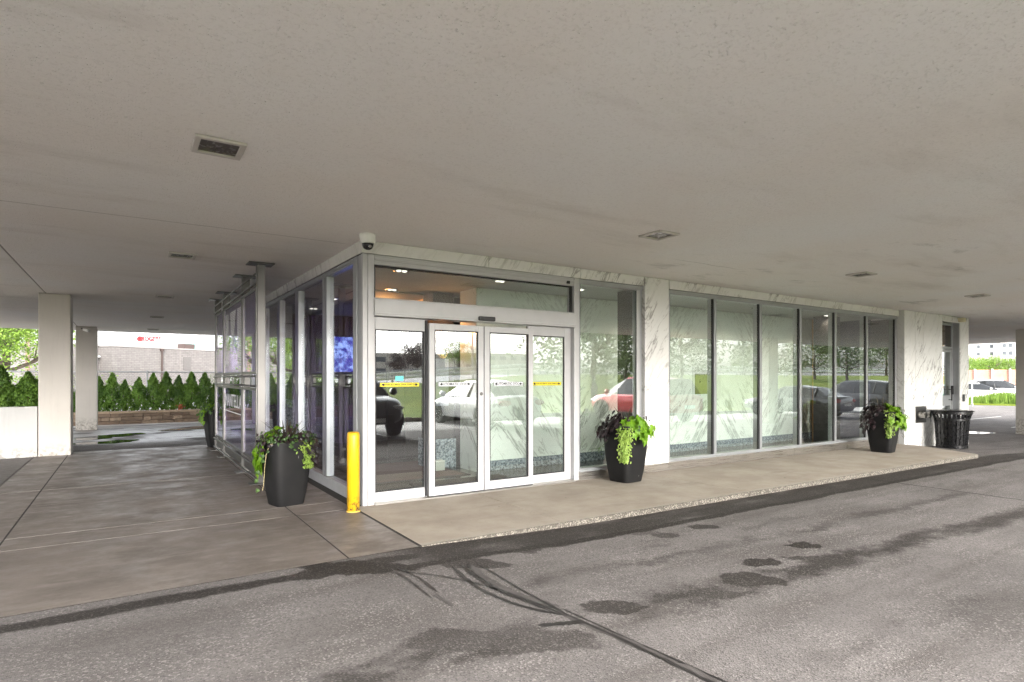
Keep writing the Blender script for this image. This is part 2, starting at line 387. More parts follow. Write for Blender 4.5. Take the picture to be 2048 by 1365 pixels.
# ------------------------------------------------------------------ setting: ground
def grid_lines(lo, hi, a, b, step):
    L = []; x = a
    while x <= b+1e-6: L.append(x); x += step
    k = step
    x = b
    while x < hi: k *= 1.5; x = min(hi, x+k); L.append(x)
    k = step; x = a
    while x > lo: k *= 1.5; x = max(lo, x-k); L.insert(0, x)
    return L
xs = grid_lines(-700, 900, -6, 24, .5); ys = grid_lines(-700, 900, -14, 20, .5)
b = MB(); V = [[b.v(x, y, gnd(x, y)) for y in ys] for x in xs]
for i in range(len(xs)-1):
    for j in range(len(ys)-1): b.face([V[i][j], V[i+1][j], V[i+1][j+1], V[i][j+1]])
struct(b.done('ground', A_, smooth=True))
# left concrete apron: separate pours with open joints
xj = [-4.4,-3.58,-3.1,-.735,-.13]; yj = [-1.79,-.07,.39,3.1,7.62]
b = MB()
for i in range(4):
    for j in range(4):
        if i == 0: continue
        x1 = xj[i+1]
        b.box(xj[i]+.008, yj[j]+.010, -.12, x1-.008, yj[j+1]-.010, 0.0)
for j in range(1, 4): b.box(-.124, max(yj[j], -.05)+.006, -.12, .14, yj[j+1]-.006, -.003)
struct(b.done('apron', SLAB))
b = MB(); b.box(-3.57,-1.78,-.1,-.0,7.6,-.0025); struct(b.done('joint_filler', simple('joint_filler', (.02,.017,.015), .9)))
b = MB(); b.box(-12, -1.79, -.1, -3.6, 7.0, -.0015)
struct(b.done('side_lane', simple('dark_asphalt', (.10,.088,.08), .6, var=.2, bump=.4, bsc=60)))
b = MB(); wx = [-.115, 1.42, 4.36, 7.4, 10.0, 11.45]
for i in range(5):
    z = lambda x: -.0042*max(x, 0)
    x0, x1 = wx[i]+.005, wx[i+1]-.005
    y0a = -1.79; yb = .02
    e = 1.0 if i == 4 else 0
    P = [(x0,y0a),(x1+(.05 if i==4 else 0),y0a),(x1+(.75 if i==4 else 0),yb-.5*e),(x1+(.75 if i==4 else 0),yb),(x0,yb)] if i == 4 else [(x0,y0a),(x1,y0a),(x1,yb),(x0,yb)]
    b.prism(P, 0, 1, lambda p, h: (p[0], p[1], z(p[0]) - (0 if h else .3)))
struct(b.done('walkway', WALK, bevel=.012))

# tar-sealed joint and tyre scuffs at the column line
TAR = simple('tar_seal', (.022,.02,.02), .5, var=.3, bump=.4, bsc=70)
def ribbon(mb, pts, w, z=.004, seed=0):
    rr = random.Random(seed); P = []
    for (x0,y0),(x1,y1) in zip(pts, pts[1:]):
        n = max(2, int(math.hypot(x1-x0, y1-y0)/.05))
        P += [(x0+(x1-x0)*k/n, y0+(y1-y0)*k/n) for k in range(n)]
    P.append(pts[-1]); L = []
    for i, (x,y) in enumerate(P):
        a = P[max(0,i-1)]; c = P[min(len(P)-1,i+1)]; dx, dy = c[0]-a[0], c[1]-a[1]; q = math.hypot(dx,dy) or 1
        ww = w*(.65+.7*rr.random())*(min(1, .3+min(i, len(P)-1-i)*.25)); jx = (rr.random()-.5)*w*.3
        L.append((mb.v(x-dy/q*(ww/2)+jx, y+dx/q*(ww/2), gnd(x,y)+z), mb.v(x+dy/q*(ww/2)+jx, y-dx/q*(ww/2), gnd(x,y)+z)))
    for (a,c),(d,e) in zip(L, L[1:]): mb.face([a,c,e,d])
def curve(a, c, d, n=16):
    return [((1-t)**2*a[0]+2*t*(1-t)*c[0]+t*t*d[0], (1-t)**2*a[1]+2*t*(1-t)*c[1]+t*t*d[1]) for t in (k/n for k in range(n+1))]
b = MB()
ribbon(b, [(.14,-6.4),(.10,-4.6),(.06,-3.95),(.02,-3.55),(.03,-3.0),(.06,-2.42)], .022, seed=1)
ribbon(b, [(.20,-6.4),(.16,-4.6),(.09,-3.9),(.06,-3.5)], .016, seed=2)
ribbon(b, curve((.02,-3.6),(-.32,-3.2),(-.14,-2.42)), .026, seed=3)
ribbon(b, curve((.04,-3.5),(-.22,-3.1),(-.06,-2.40)), .02, seed=4)
ribbon(b, curve((-.02,-3.55),(-.2,-2.75),(.02,-2.35)), .018, seed=6)
ribbon(b, curve((.0,-3.58),(-.1,-2.65),(-.55,-2.28)), .022, seed=5)
ribbon(b, [(-.50,-2.2),(-.46,-2.5),(-.47,-2.85)], .024, seed=7)
ribbon(b, [(-.55,-2.2),(-.54,-2.55),(-.55,-2.9)], .02, seed=8)
ribbon(b, curve((.03,-3.7),(.02,-3.72),(-.22,-3.62)), .05, seed=9)
struct(b.done('tar_seal_marking', TAR, fix=False))
SCUFF = simple('scuff', (.075,.068,.066), .7, var=.3, bump=.5, bsc=80)
b = MB(); ribbon(b, [(-.5,-2.85),(-.5,-3.1)], .05, seed=12); ribbon(b, [(.0,-3.5),(.1,-4.3),(.17,-5.4)], .05, .003, seed=13); ribbon(b, curve((.06,-3.45),(-.16,-3.0),(.0,-2.45)), .06, .003, seed=14)
struct(b.done('scuff_marking', SCUFF, fix=False))
# painted lines
WPAINT = simple('road_paint', (.62,.61,.58), .6, var=.15, sc=9)
b = MB()
def line(x0,y0,x1,y1,w=.1,z=.004):
    n = max(2,int(math.hypot(x1-x0,y1-y0)/.5)); d = Vector((x1-x0,y1-y0)).normalized(); q = Vector((-d.y,d.x))*w/2
    prev = None
    for k in range(n+1):
        x = x0+(x1-x0)*k/n; y = y0+(y1-y0)*k/n
        cur = (b.v(x-q.x,y-q.y,gnd(x,y)+z), b.v(x+q.x,y+q.y,gnd(x,y)+z))
        if prev: b.face([prev[0],cur[0],cur[1],prev[1]])
        prev = cur
for i in range(-1, 14): line(.6+2.75*i, -7.6, .6+2.75*i, -12.1)
line(-2.6,14.2,-.2,12.0); line(-3.1,16.2,4,16.9,.12)
for i in range(6): line(24.5+i*.1, -1+2.6*i, 32, -1+2.6*i)
struct(b.done('parking_markings', WPAINT, fix=False))
# puddles
PUD = NT('puddle_water').pr((.02,.02,.02), .03, 0, .9)
b = MB()
for cx_, cy_, a, c, sd in [(-2.55,9.75,.5,.42,1),(-2.35,12.1,.55,.4,2),(-.75,13.6,.5,.3,3),(-2.9,11.2,.3,.4,4),(.2,14.4,.9,.4,5),(20.6,1.6,.8,.5,6)]:
    rr = random.Random(sd); ph = [rr.random()*6 for _ in range(4)]
    ring = []
    for k in range(48):
        th = 2*math.pi*k/48; q = 1+.25*math.sin(2*th+ph[0])+.18*math.sin(3*th+ph[1])+.1*math.sin(7*th+ph[2])
        ring.append((cx_+a*q*math.cos(th), cy_+c*q*math.sin(th)))
    zz = max(gnd(x,y) for x,y in ring)+.004
    b.face([b.v(x,y,zz) for x,y in ring])
struct(b.done('puddle_water', PUD, fix=False))

# ------------------------------------------------------------------ soffit and columns
b = MB(); b.box(-7.6, -8.9, CEIL, 30, 17.3, CEIL+.9)
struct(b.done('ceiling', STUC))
b = MB(); b.box(-7.2, -8.5, CEIL+.904, 29.6, 16.9, CEIL+18)
ub = b.done('upper_storeys', simple('upper_wall', (.55,.53,.5), .8)); struct(ub)
def column(loc, sx, sy, label):
    z0 = gnd(loc[0], loc[1])-.2
    t = thing('concrete_column', label, 'column', (loc[0], loc[1], z0), 0, 'concrete columns carrying the soffit')
    b = MB(); b.box(-sx/2, -sy/2, 0, sx/2, sy/2, CEIL-.004-z0); b.done('shaft', COLP, t, bevel=.015, fix='local')
    b = MB(); b.box(-sx/2-.004, -sy/2-.004, .17, sx/2+.004, sy/2+.004, .212); b.done('base_joint', simple('joint_sealant', (.16,.14,.12), .8), t, fix='local')
    return t
column((-3.29, 7.42), .47, .56, 'off white square column beside the low white planter wall')
column((-3.2, 15.6), .52, .6, 'off white column standing in the wet asphalt before the cedars')
column((21.7, .27), .55, .58, 'taupe square column behind the black slatted bin at the far end')
column((18.7, -7.3), .6, .5, 'white column mirrored in the middle panes of the long window')
column((35, -9), .6, .5, 'white column mirrored in the last panes before the marble pier')
# planter wall at the left
t = thing('planter_wall', 'low white painted planter wall running left from the square column', 'wall', (-6, 7.4, 0))
b = MB(); b.box(-10, 7.22, -.1, -3.545, 7.4, .90); b.done('wall_face', WHITEW, t, bevel=.01)
b = MB(); b.box(-10, 7.404, -.1, -3.6, 9.0, .78); b.done('soil', simple('soil', (.05,.038,.028), .95, bump=.6), t)

# ------------------------------------------------------------------ ceiling lights
LFR = simple('light_frame', (.50,.47,.44), .5); LDIF = simple('light_diffuser', (.085,.072,.064), .25, var=.15)
def make_light(w=.30, d=.31):
    t = thing('ceiling_light', 'x', 'ceiling light', (0,0,CEIL-.003), 0, 'recessed lights in the soffit')
    b = MB(); f = .035
    b.box(-w/2,-d/2,-.02,w/2,-d/2+f,0); b.box(-w/2,d/2-f,-.02,w/2,d/2,0); b.box(-w/2,-d/2+f,-.02,-w/2+f,d/2-f,0); b.box(w/2-f,-d/2+f,-.02,w/2,d/2-f,0)
    b.done('frame', LFR, t, bevel=.004, fix='local')
    b = MB(); b.box(-w/2+f,-d/2+f,-.007,w/2-f,d/2-f,-.003); b.done('diffuser', LDIF, t, fix='local')
    return t
L0 = make_light(); LL = [(-1.69,-2.06,'big nearest recessed light with dark diffuser, above the brown apron'),(-1.62,2.0,'recessed light level with the first steel screen post'),
 (-1.6,6.43,'recessed light right of the front square column'),(-1.56,10.87,'recessed light above the asphalt past the steel screen'),(-1.5,15.4,'last recessed light before the soffit edge by the cedars'),
 (2.55,-1.97,'recessed light in front of the sliding doors'),(6.85,-1.92,'recessed light in front of the long window bank'),(11.0,-1.94,'recessed light near the end of the window bank'),
 (15.4,-1.94,'recessed light out from the marble side door'),(20.0,-1.9,'recessed light near the taupe end column'),(26.5,1.5,'farthest recessed light near the right soffit edge'),(-6,-2,'recessed light mirrored left of the camera')]
L0.location = (LL[0][0], LL[0][1], CEIL-.003); L0['label'] = LL[0][2]
for x, y, lb in LL[1:-1]: dup(L0, (x,y,CEIL-.003), 0, lb)

# ------------------------------------------------------------------ entrance building
B = thing('entrance_building', 'glass and white marble hotel entrance pavilion under the concrete soffit', 'building', (0,0,0))
# marble fascia
fj = [-.03,1.61,3.1,4.34]
for a, c in zip(fj, fj[1:]): b = MB(); b.box(a+.003, -.012, 2.805, c-.003, .06, CEIL-.006); b.done('fascia_panel', MARB, B)
fj = [4.89,6.13,7.4,8.65,9.93,11.18,12.38]
for a, c in zip(fj, fj[1:]): b = MB(); b.box(a+.003, -.012, 2.805, c-.003, .06, CEIL-.006); b.done('fascia_panel', MARB, B)
fy = [.062,1.9,3.3,4.7,6.1,7.5,8.5]
for a, c in zip(fy, fy[1:]): b = MB(); b.box(-.03, a+.002, 2.805, .06, c-.002, CEIL-.006); b.done('fascia_panel', MARB, B)
b = MB(); b.box(14.36, -.112, 2.79, 15.36, -.02, CEIL-.006); b.done('fascia_panel', MARB, B)
b = MB(); b.box(-.012,.02,2.80,12.38,.075,CEIL-.004); b.box(-.015,.07,2.80,.05,8.5,CEIL-.004); b.box(-.022,-.03,2.0,-.021,-.029,2.001); b.done('joint_backing', DARK, B)
b = MB(); b.box(4.345,-.03,.10,4.86,.56,CEIL-.006); b.done('marble_column', MARB, B, bevel=.004)
b = MB(); b.box(4.336,.175,.15,4.3445,.56,2.78); b.done('column_shade_panel', simple('return_shade', (.028,.026,.025), .4), B)  # dark sheet over the column's inner side, standing in for its shadow
for a, c in ((12.41,12.95),(12.955,13.33),(13.335,14.35),(15.37,15.9)): b = MB(); b.box(a, -.112, -.6, c-.004, .25, CEIL-.006); b.done('marble_pier', MARB, B, bevel=.003)
b = MB(); b.box(12.38,.18,-.3,12.408,1.33,CEIL-.2); b.done('shaded_pier_side', simple('shaded_pier_side', (.10,.10,.10), .4), B)  # pier's inner side, with its shade put into the dark colour
# plinth
for a, c in ((3.075,4.34),(4.345,4.86),(4.865,6.5),(6.505,8.3),(8.305,10.2),(10.205,12.40)): b = MB(); b.box(a, .0 if not (4.3<a<4.5) else -.02, -.1, c-.004, .13, .098); b.done('plinth', PLIN, B)
# long window bank
def window(x0, x1, mull, z0, z1, ya, yb, name='window'):
    b = MB()
    b.box(x0, ya, z0-.045, x1, yb, z0); b.box(x0, ya, z1, x1, yb, z1+.06)
    b.box(x0, ya, z0, x0+.05, yb, z1); b.box(x1-.06, ya, z0, x1, yb, z1)
    for m in mull: b.box(m-.03, ya-.004, z0, m+.03, yb, z1)
    b.box(x0, ya-.02, z0-.049, x1, ya-.002, z0-.02)
    b.box(x0, ya-.02, z1+.02, x1, ya-.002, z1+.065)
    w = b.done(name, ALUG, B, bevel=.003)
    e = [x0+.05]+list(mull)+[x1-.06]
    for i in range(len(e)-1):
        a = e[i]+(.03 if i else 0); c = e[i+1]-(.03 if i < len(e)-2 else 0)
        g = MB(); g.box(a, ya+.012, z0, a+.014, ya+.04, z1); g.done('gasket', DARK, w); g = MB(); g.box(c-.03, ya+.012, z0, c, ya+.04, z1); g.done('gasket', DARK, w)
        p = MB(); p.box(a+.001, ya+.022, z0+.001, c-.001, ya+.030, z1-.001); p.done('pane', GLS, w)
    return w
window(4.90, 12.37, [6.05,7.31,8.56,9.80,11.05], .145, 2.735, .03, .17)
window(3.075, 4.335, [], .145, 2.735, .03, .17)
b = MB(); b.box(4.215,.016,.15,4.275,.028,2.735); b.done('end_stile', ALU, B, bevel=.004)
# sliding door assembly
b = MB()
b.box(.045,-.014,-.004,.118,.13,2.80); b.box(2.985,-.014,-.004,3.068,.15,2.80)
b.box(.12,-.010,2.69,2.983,.13,2.80); b.box(.12,-.022,2.735,2.983,-.012,2.765)
b.box(.118,-.02,2.30,2.985,-.004,2.318)
b.done('door_frame', ALU, B, bevel=.004)
b = MB(); b.box(.145,.03,2.672,2.955,.07,2.69); b.done('gasket', DARK, B)
for q in (.12, 2.957): b = MB(); b.box(q,.03,2.32,q+.025,.07,2.69); b.done('gasket', DARK, B)
b = MB(); b.box(.146,.045,2.315,2.954,.053,2.671); b.done('transom_pane', GLS, B)
hd = MB(); hd.box(.112,-.05,2.115,2.99,.16,2.298); hd.box(.112,-.056,2.135,2.99,-.05,2.15); hd = hd.done('door_header', ALU, B, bevel=.012)
b = MB(); b.box(1.43,-.10,2.125,1.66,-.056,2.178); b.done('motion_sensor', BLACKP, hd, bevel=.01)
b = MB(); b.box(2.85,-.032,2.71,2.90,-.012,2.75); b.done('sensor_eye', BLACKP, B, bevel=.004)
def leaf(name, x0, x1, y0, y1, z0, z1, gx0, gx1, gz0, gz1):
    b = MB()
    b.box(x0,y0,z0,gx0,y1,z1); b.box(gx1,y0,z0,x1,y1,z1); b.box(gx0,y0,z0,gx1,y1,gz0); b.box(gx0,y0,gz1,gx1,y1,z1)
    o = b.done(name, ALU, B, bevel=.004)
    g = MB(); q = .012; ym = (y0+y1)/2
    g.box(gx0,y0+.004,gz0,gx0+q,ym-.005,gz1); g.box(gx1-q,y0+.004,gz0,gx1,ym-.005,gz1); g.box(gx0+q,y0+.004,gz0,gx1-q,ym-.005,gz0+q); g.box(gx0+q,y0+.004,gz1-q,gx1-q,ym-.005,gz1)
    g.done('gasket', DARK, o)
    p = MB(); p.box(gx0+.001,ym-.003,gz0+.001,gx1-.001,ym+.004,gz1-.001); p.done('pane', GLS, o)
    return o, ym-.006
S1, y1 = leaf('side_light', .122, .80, .055, .10, .0, 2.11, .155, .765, .12, 1.97)
D1, y2 = leaf('door_leaf', .79, 1.533, -.02, .03, .02, 2.065, .86, 1.455, .125, 1.99)
D2, y3 = leaf('door_leaf', 1.545, 2.285, -.02, .03, .02, 2.065, 1.62, 2.215, .125, 1.99)
S2, y4 = leaf('side_light', 2.25, 2.98, .055, .10, .0, 2.11, 2.30, 2.87, .12, 1.985)
b = MB(); b.box(1.535,-.012,.03,1.543,.02,2.06); b.box(.765,.02,.02,.785,.05,2.1); b.done('door_seal', DARK, B)
b = MB(); b.box(.12,-.05,-.02,2.98,.12,.010); b.done('threshold', m_steel('threshold_steel', (.42,.4,.37), .35, 0), B)
b = MB(); b.box(.80,-.018,.010,2.28,.028,.021); b.done('bottom_sweep', DARK, B)
b = MB(); b.lathe([(.001,0),(.022,0),(.022,.006),(.001,.006)], (1.495,-.028,1.22), 16, 'y'); b.done('lock_cylinder', STEEL, D1, smooth=False)
YEL = simple('yellow_sticker', (.72,.60,.02), .5); SIL = simple('silver_sticker', (.55,.56,.58), .4, .3); BLK = simple('black_print', (.01,.01,.01), .6); TEAL = simple('teal_sticker', (.12,.55,.52), .5)
def sticker(par, x0, x1, y, z0, z1, mat, s, size, sx):
    b = MB(); b.box(x0,y-.004,z0,x1,y-.001,z1); k = b.done('sticker', mat, par)
    xm = (x0+x1)/2
    M = MF(xm, y-.005, (z0+z1)/2); text(s, size, BLK, M, k, ext=.0005, sx=sx, bold=.0008)
    zc = (z0+z1)/2; h = (z1-z0)*.32
    for sgn, xe in ((1,x0+.018),(-1,x1-.018)):
        a = MB()
        a.prism([(xe,zc),(xe+sgn*.022,zc+h),(xe+sgn*.022,zc-h)], 0, 1, lambda p,q: (p[0], y-.0045-.0006*q, p[1]))
        a.prism([(xe+sgn*.021,zc+h*.8),(xe+sgn*.034,zc+h*.8),(xe+sgn*.034,zc-h*.8),(xe+sgn*.021,zc-h*.8)], 0, 1, lambda p,q: (p[0], y-.0043-.0006*q, p[1]))
        a.done('arrow_mark', BLK, k)
    a = MB(); e_ = .003
    for q in ((x0,z0,x1,z0+e_),(x0,z1-e_,x1,z1),(x0,z0+e_,x0+e_,z1-e_),(x1-e_,z0+e_,x1,z1-e_)): a.box(q[0],y-.0046,q[1],q[2],y-.0041,q[3])
    a.done('sticker_border', BLK, k)
sticker(S1, .215, .70, y1, 1.315, 1.365, YEL, 'CAUTION AUTOMATIC DOOR STAND CLEAR', .028, .72)
sticker(D1, .915, 1.365, y2, 1.315, 1.37, SIL, 'AUTOMATIC DOOR', .042, .98)
sticker(D2, 1.685, 2.135, y3, 1.315, 1.37, SIL, 'AUTOMATIC DOOR', .042, .98)
sticker(S2, 2.33, 2.82, y4, 1.315, 1.365, YEL, 'CAUTION AUTOMATIC DOOR STAND CLEAR', .028, .72)
b = MB(); b.box(.40,y1-.004,1.385,.50,y1-.001,1.44); b.done('sticker', TEAL, S1)
# corner posts and left glazed side
b = MB(); b.box(-.012,-.012,-.004,.042,.05,2.80); b.done('corner_post', ALU, B, bevel=.004)
b = MB(); b.box(-.006,.055,-.004,.05,.19,2.80); b.box(-.012,.20,-.004,.06,.33,2.80); b.done('corner_stile', ALUG, B, bevel=.004)
b = MB()
b.box(-.02,.332,-.004,.10,8.4,.125); b.box(-.028,.332,.112,-.02,8.4,.135); b.done('side_sill', ALU, B, bevel=.004)
mulls = [1.485,3.0,4.31,5.63,6.95]
b = MB(); b.box(-.01,.332,2.74,.09,8.4,2.80); b.box(-.024,.332,2.765,-.012,8.4,2.795)
for m in mulls:
    for s in (-1, 1): b.box(-.016, m+s*.056-.046, .137, .08, m+s*.056+.046, 2.74)
b.box(-.03,8.3,.137,.08,8.4,2.74)
W = b.done('window', ALUG, B, bevel=.003)
g = MB()
for m in mulls: g.box(-.012, m-.0095, .138, .06, m+.0095, 2.739)
g.done('gasket', DARK, W)
e = [.33]+mulls+[8.38]
for i in range(len(e)-1):
    a = e[i]+(.103 if i else .002); c = e[i+1]-.103
    p = MB(); p.box(.028,a,.137,.036,c,2.739); p.done('pane', GLSL, W)
# side door in the pier recess
b = MB(); b.box(14.36,.03,-.5,14.42,.10,2.79); b.box(15.27,.03,-.5,15.33,.10,2.79); b.box(14.42,.03,2.14,15.27,.10,2.2); b.box(14.42,.03,2.73,15.27,.10,2.79); b.box(15.335,-.1,-.5,15.366,.2,2.79)
b.done('side_door_frame', ALUG, B, bevel=.004)
b = MB(); b.box(14.43,.035,-.35,14.5,.08,2.13); b.box(15.19,.035,-.35,15.26,.08,2.13); b.box(14.5,.035,2.06,15.19,.08,2.13); b.box(14.5,.035,.72,15.19,.08,.98); b.box(14.5,.035,-.35,15.19,.08,-.15)
sd = b.done('side_door', ALUG, B, bevel=.004)
b = MB(); b.box(14.501,.05,.981,15.189,.058,2.059); b.box(14.501,.05,-.149,15.189,.058,.719); b.done('pane', GLS, sd)
b = MB(); b.box(14.421,.05,2.201,15.269,.058,2.729); b.done('transom_pane', glass('bronze_glass', (.55,.45,.3), .06), B)
b = MB(); b.tube([(15.1,-.03,.85),(15.1,-.03,1.15)], .014, 10); b.tube([(15.1,.04,.87),(15.1,-.03,.87)], .01); b.tube([(15.1,.04,1.13),(15.1,-.03,1.13)], .01); b.box(15.21,-.02,1.0,15.25,.03,1.22)
b.done('handle', DARK, sd)
b = MB(); b.box(14.3,.3,-.5,15.4,1.6,2.9); b.done('side_passage', simple('passage_wall', (.12,.09,.06), .8), B)
b = MB(); b.box(15.50,-.135,.82,15.62,-.112,1.0); b.done('push_plate', BLACKP, B, bevel=.008)
# inside of the pavilion
LC = simple('lobby_ceiling_paint', (.36,.37,.36), .7, var=.04); LF = simple('lobby_floor_stone', (.10,.095,.09), .14, var=.2, sc=3)
DKW = simple('dark_panel', (.035,.03,.03), .45, var=.3, sc=9); VIO = simple('violet_wall', (.09,.08,.12), .6, var=.15)
b = MB(); b.box(.11,.14,-.1,12.40,8.38,.004); b.done('lobby_floor', LF, B)
b = MB(); b.box(.042,.062,2.78,12.37,2.4,2.90); b.box(.042,2.404,2.76,12.37,8.38,2.86); b.done('lobby_ceiling', LC, B)
b = MB(); b.box(2.20,1.34,.004,12.38,1.44,2.775); b.box(2.20,1.444,.004,2.3,1.85,2.775); lw = b.done('lobby_wall', MARBI, B)
b = MB(); b.box(2.21,1.315,.006,12.38,1.337,.155); b.done('granite_skirting', GRAN, lw)
b = MB(); b.box(7.05,1.325,1.0,7.9,1.338,1.62); c_ = b.done('hose_cabinet', simple('cabinet_trim', (.66,.68,.64), .4), lw)
b = MB(); b.box(7.1,1.318,1.1,7.7,1.324,1.5); b.done('cabinet_glass', simple('cabinet_glass', (.20,.22,.07), .1), c_)
for q in ((.1,8.3,0,12.4,8.5,2.9),(12.3,.6,.0,12.405,1.33,2.78),(6.5,1.45,0,6.6,8.3,2.76)): b = MB(); b.box(*q); b.done('back_wall', VIO, B)
for q in ((.12,4.4,.5,4.55,1.05),): b = MB(); b.box(q[0],q[1],.004,q[2],q[3],q[4]); b.done('granite_wall', GRAN, B)
b = MB()
for k in range(14): b.box(.2+k*.43,6.42,.01,.2+k*.43+.4,6.5,2.76)
b.done('wood_panel', simple('violet_panel', (.06,.052,.066), .45, var=.2, sc=4), B)
b = MB(); b.box(1.74,1.95,.004,2.18,2.42,.46); b.done('granite_base', GRAN, B)
b = MB(); b.box(1.80,2.0,.464,2.16,2.36,2.755); pl = b.done('dark_pillar', DKW, B)
b = MB(); b.box(10.6,.62,.004,11.1,.95,2.775); b.done('dark_pillar', DKW, B)
b = MB(); b.box(11.15,1.0,.004,11.6,1.30,2.775); b.done('amber_wall', simple('amber_wall', (.5,.27,.1), .6), B)
b = MB(); b.box(1.815,1.975,.98,2.06,1.992,1.72); b.done('wall_notice', simple('grey_notice', (.21,.22,.26), .3), pl)
# interior lamps
AMB = emit('amber_lamp', (1,.33,.08), 1.3); BULB = emit('bulb', (1,.93,.8), .35)
t = thing('wall_sconce', 'amber glowing wall sconce with a brass ring on the dark pillar', 'lamp', (1.93,1.96,1.9))
b = MB(); b.lathe([(.05,1.99),(.075,2.06),(.08,2.12),(.06,2.13)], (1.93,1.93,-.08), 16); b.done('shade', AMB, t, smooth=True)
b = MB(); b.tube([(1.93+.085*math.cos(a),1.93,1.84+.11*math.sin(a)) for a in [R(x) for x in range(180,361,12)]], .014, 8); b.box(1.90,1.93,1.75,1.96,1.999,1.98); b.done('brass_ring', simple('brass', (.6,.4,.12), .25, 1), t, smooth=False)
def light(kind, name, loc, e, col, size=.1, rot=None, spot=None):
    d = bpy.data.lights.new(name, kind); d.energy = e; d.color = col
    if kind == 'SPOT': d.spot_size = spot or R(120); d.spot_blend = .6; d.shadow_soft_size = size
    elif kind == 'POINT': d.shadow_soft_size = size
    elif kind == 'AREA': d.size = size
    o = bpy.data.objects.new(name, d); C.objects.link(o); o.location = loc
    if rot: o.rotation_euler = rot
    return o
pots = [(.7,.62,2.78),(2.16,.62,2.78),(3.6,.62,2.78),(5.3,.6,2.78),(6.7,.6,2.78),(8.0,.6,2.78),(9.4,.6,2.78),(10.5,.6,2.78),(1.2,2.2,2.78),(.7,3.6,2.76),(2.6,3.6,2.76),(4.4,3.6,2.76),(.8,5.2,2.76),(2.8,5.2,2.76)]
pt0 = None
for i, (x,y,z) in enumerate(pots):
    if pt0 is None:
        pt0 = thing('downlight', 'x', 'downlight', (x,y,z), 0, 'round downlights in the lobby ceiling')
        b = MB(); b.lathe([(.10,-.002),(.105,-.012),(.085,-.014),(.08,-.003)], (0,0,0), 20); b.done('trim_ring', simple('chrome', (.6,.6,.6), .15, 1), pt0, fix='local')
        b = MB(); b.lathe([(.028,-.004),(.032,-.02),(.02,-.026),(.004,-.028)], (-.03,0,0), 12); b.lathe([(.028,-.004),(.032,-.02),(.02,-.026),(.004,-.028)], (.045,0,0), 12); b.done('bulb', BULB, pt0, fix='local')
        q = pt0
    else: q = dup(pt0, (x,y,z))
    if y < 1: nm = ['just inside the left fixed door pane','above the right sliding door leaf','behind the single pane beside the doors','behind the first pane of the long window','behind the second pane of the long window','behind the third pane of the long window','behind the fourth pane of the long window','behind the fifth pane of the long window'][i]
    else: nm = ['by the dark sconce pillar','in the lobby behind the first side pane','deep in the lobby beyond the sconce pillar','in the lobby behind the marble wall','before the blue screen wall','at the right of the blue screen wall'][i-8]
    q['label'] = 'small round downlight with bright bulbs ' + nm
    warm = (1,.86,.68) if y < 1 else (1,.6,.35)
    light('SPOT', 'downlight_lamp', (x,y,z-.05), 3.3 if y < 1 else 1.2, warm, .05, (0,0,0), R(140))
light('POINT', 'sconce_lamp', (1.93,1.86,2.15), 1, (1,.45,.15), .05)
light('POINT', 'cove_lamp', (1.4,3.0,2.55), 1.6, (1,.42,.14), .15)
light('AREA', 'screen_glow', (2.0,6.1,1.9), .25, (.4,.38,1), .8, (R(90),0,R(180)))
b = MB(); b.box(2.02,2.45,2.66,2.16,6.2,2.757); b.done('cove_strip', emit('cove_glow', (1,.36,.1), .22), B)
t = NT('screen_picture'); p = t.pos(); f = t.mr(t.noise(p, 9, 5, .7), .42, .62)
e_ = t.n('ShaderNodeEmission'); t.put(e_.inputs[0], t.mix(f, (.01,.01,.25), (.35,.5,1))); e_.inputs[1].default_value = .3; t.t.links.new(e_.outputs[0], t.out.inputs[0]); SCR = t.m
t = thing('wall_screen', 'bright blue video screen on the violet lobby wall', 'screen', (1.8,6.28,1.9))
b = MB(); b.box(1.45,6.28,1.55,2.15,6.29,2.3); b.done('display', SCR, t)
b = MB(); b.box(1.41,6.291,1.51,2.19,6.298,2.34); b.done('bezel', BLACKP, t)
MATB = simple('mat_rubber', (.022,.021,.026), .9, bump=.5, bsc=150); MATR = simple('mat_carpet', (.085,.045,.045), .95, bump=.6, bsc=150)
for nm, x0,y0,x1,y1,lb in [('floor_mat',.55,1.15,2.0,2.9,'large maroon entrance mat with black border in the lobby'),('floor_mat',.95,.25,2.35,.95,'black entrance mat right behind the sliding doors'),]:
    t = thing(nm, lb, 'mat', ((x0+x1)/2,(y0+y1)/2,.005))
    b = MB(); b.box(x0,y0,.0055,x1,y1,.014); b.done('rubber_border', MATB, t)
    b = MB(); b.box(x0+.06,y0+.06,.0145,x1-.06,y1-.06,.018); b.done('carpet', MATR if 'maroon' in lb else MATB, t)
t = thing('storage_box', 'small white box on the lobby floor by the granite pillar base', 'box', (1.75,1.72,.005))
b = MB(); b.box(1.66,1.66,.02,1.84,1.78,.15); b.done('carton', simple('white_card', (.4,.4,.36), .6), t, bevel=.008)
b = MB(); b.box(1.655,1.655,.151,1.845,1.785,.17); b.done('lid', simple('white_lid', (.66,.66,.62), .5), t, bevel=.006)

# fire hose inlet on the pier
t = thing('fire_hose_inlet', 'square chrome twin fire hose inlet on the marble pier', 'hose inlet', (13.2,-.112,.55))
b = MB(); b.box(12.93,-.125,.38,13.47,-.1125,.76); b.done('plate', STEEL, t, bevel=.004)
for x in (13.08,13.32):
    b = MB(); b.lathe([(.075,-.128),(.085,-.16),(.06,-.17),(.06,-.24),(.07,-.24),(.07,-.27),(.02,-.275)], (x,0,.56), 18, 'y'); b.done('inlet_cap', simple('dull_chrome', (.3,.29,.27), .3, 1, var=.3), t)
b = MB(); b.tube([(13.45,-.13,.7),(13.5,-.2,.68),(13.51,-.2,.4)], .006, 6); b.done('chain', STEEL, t)

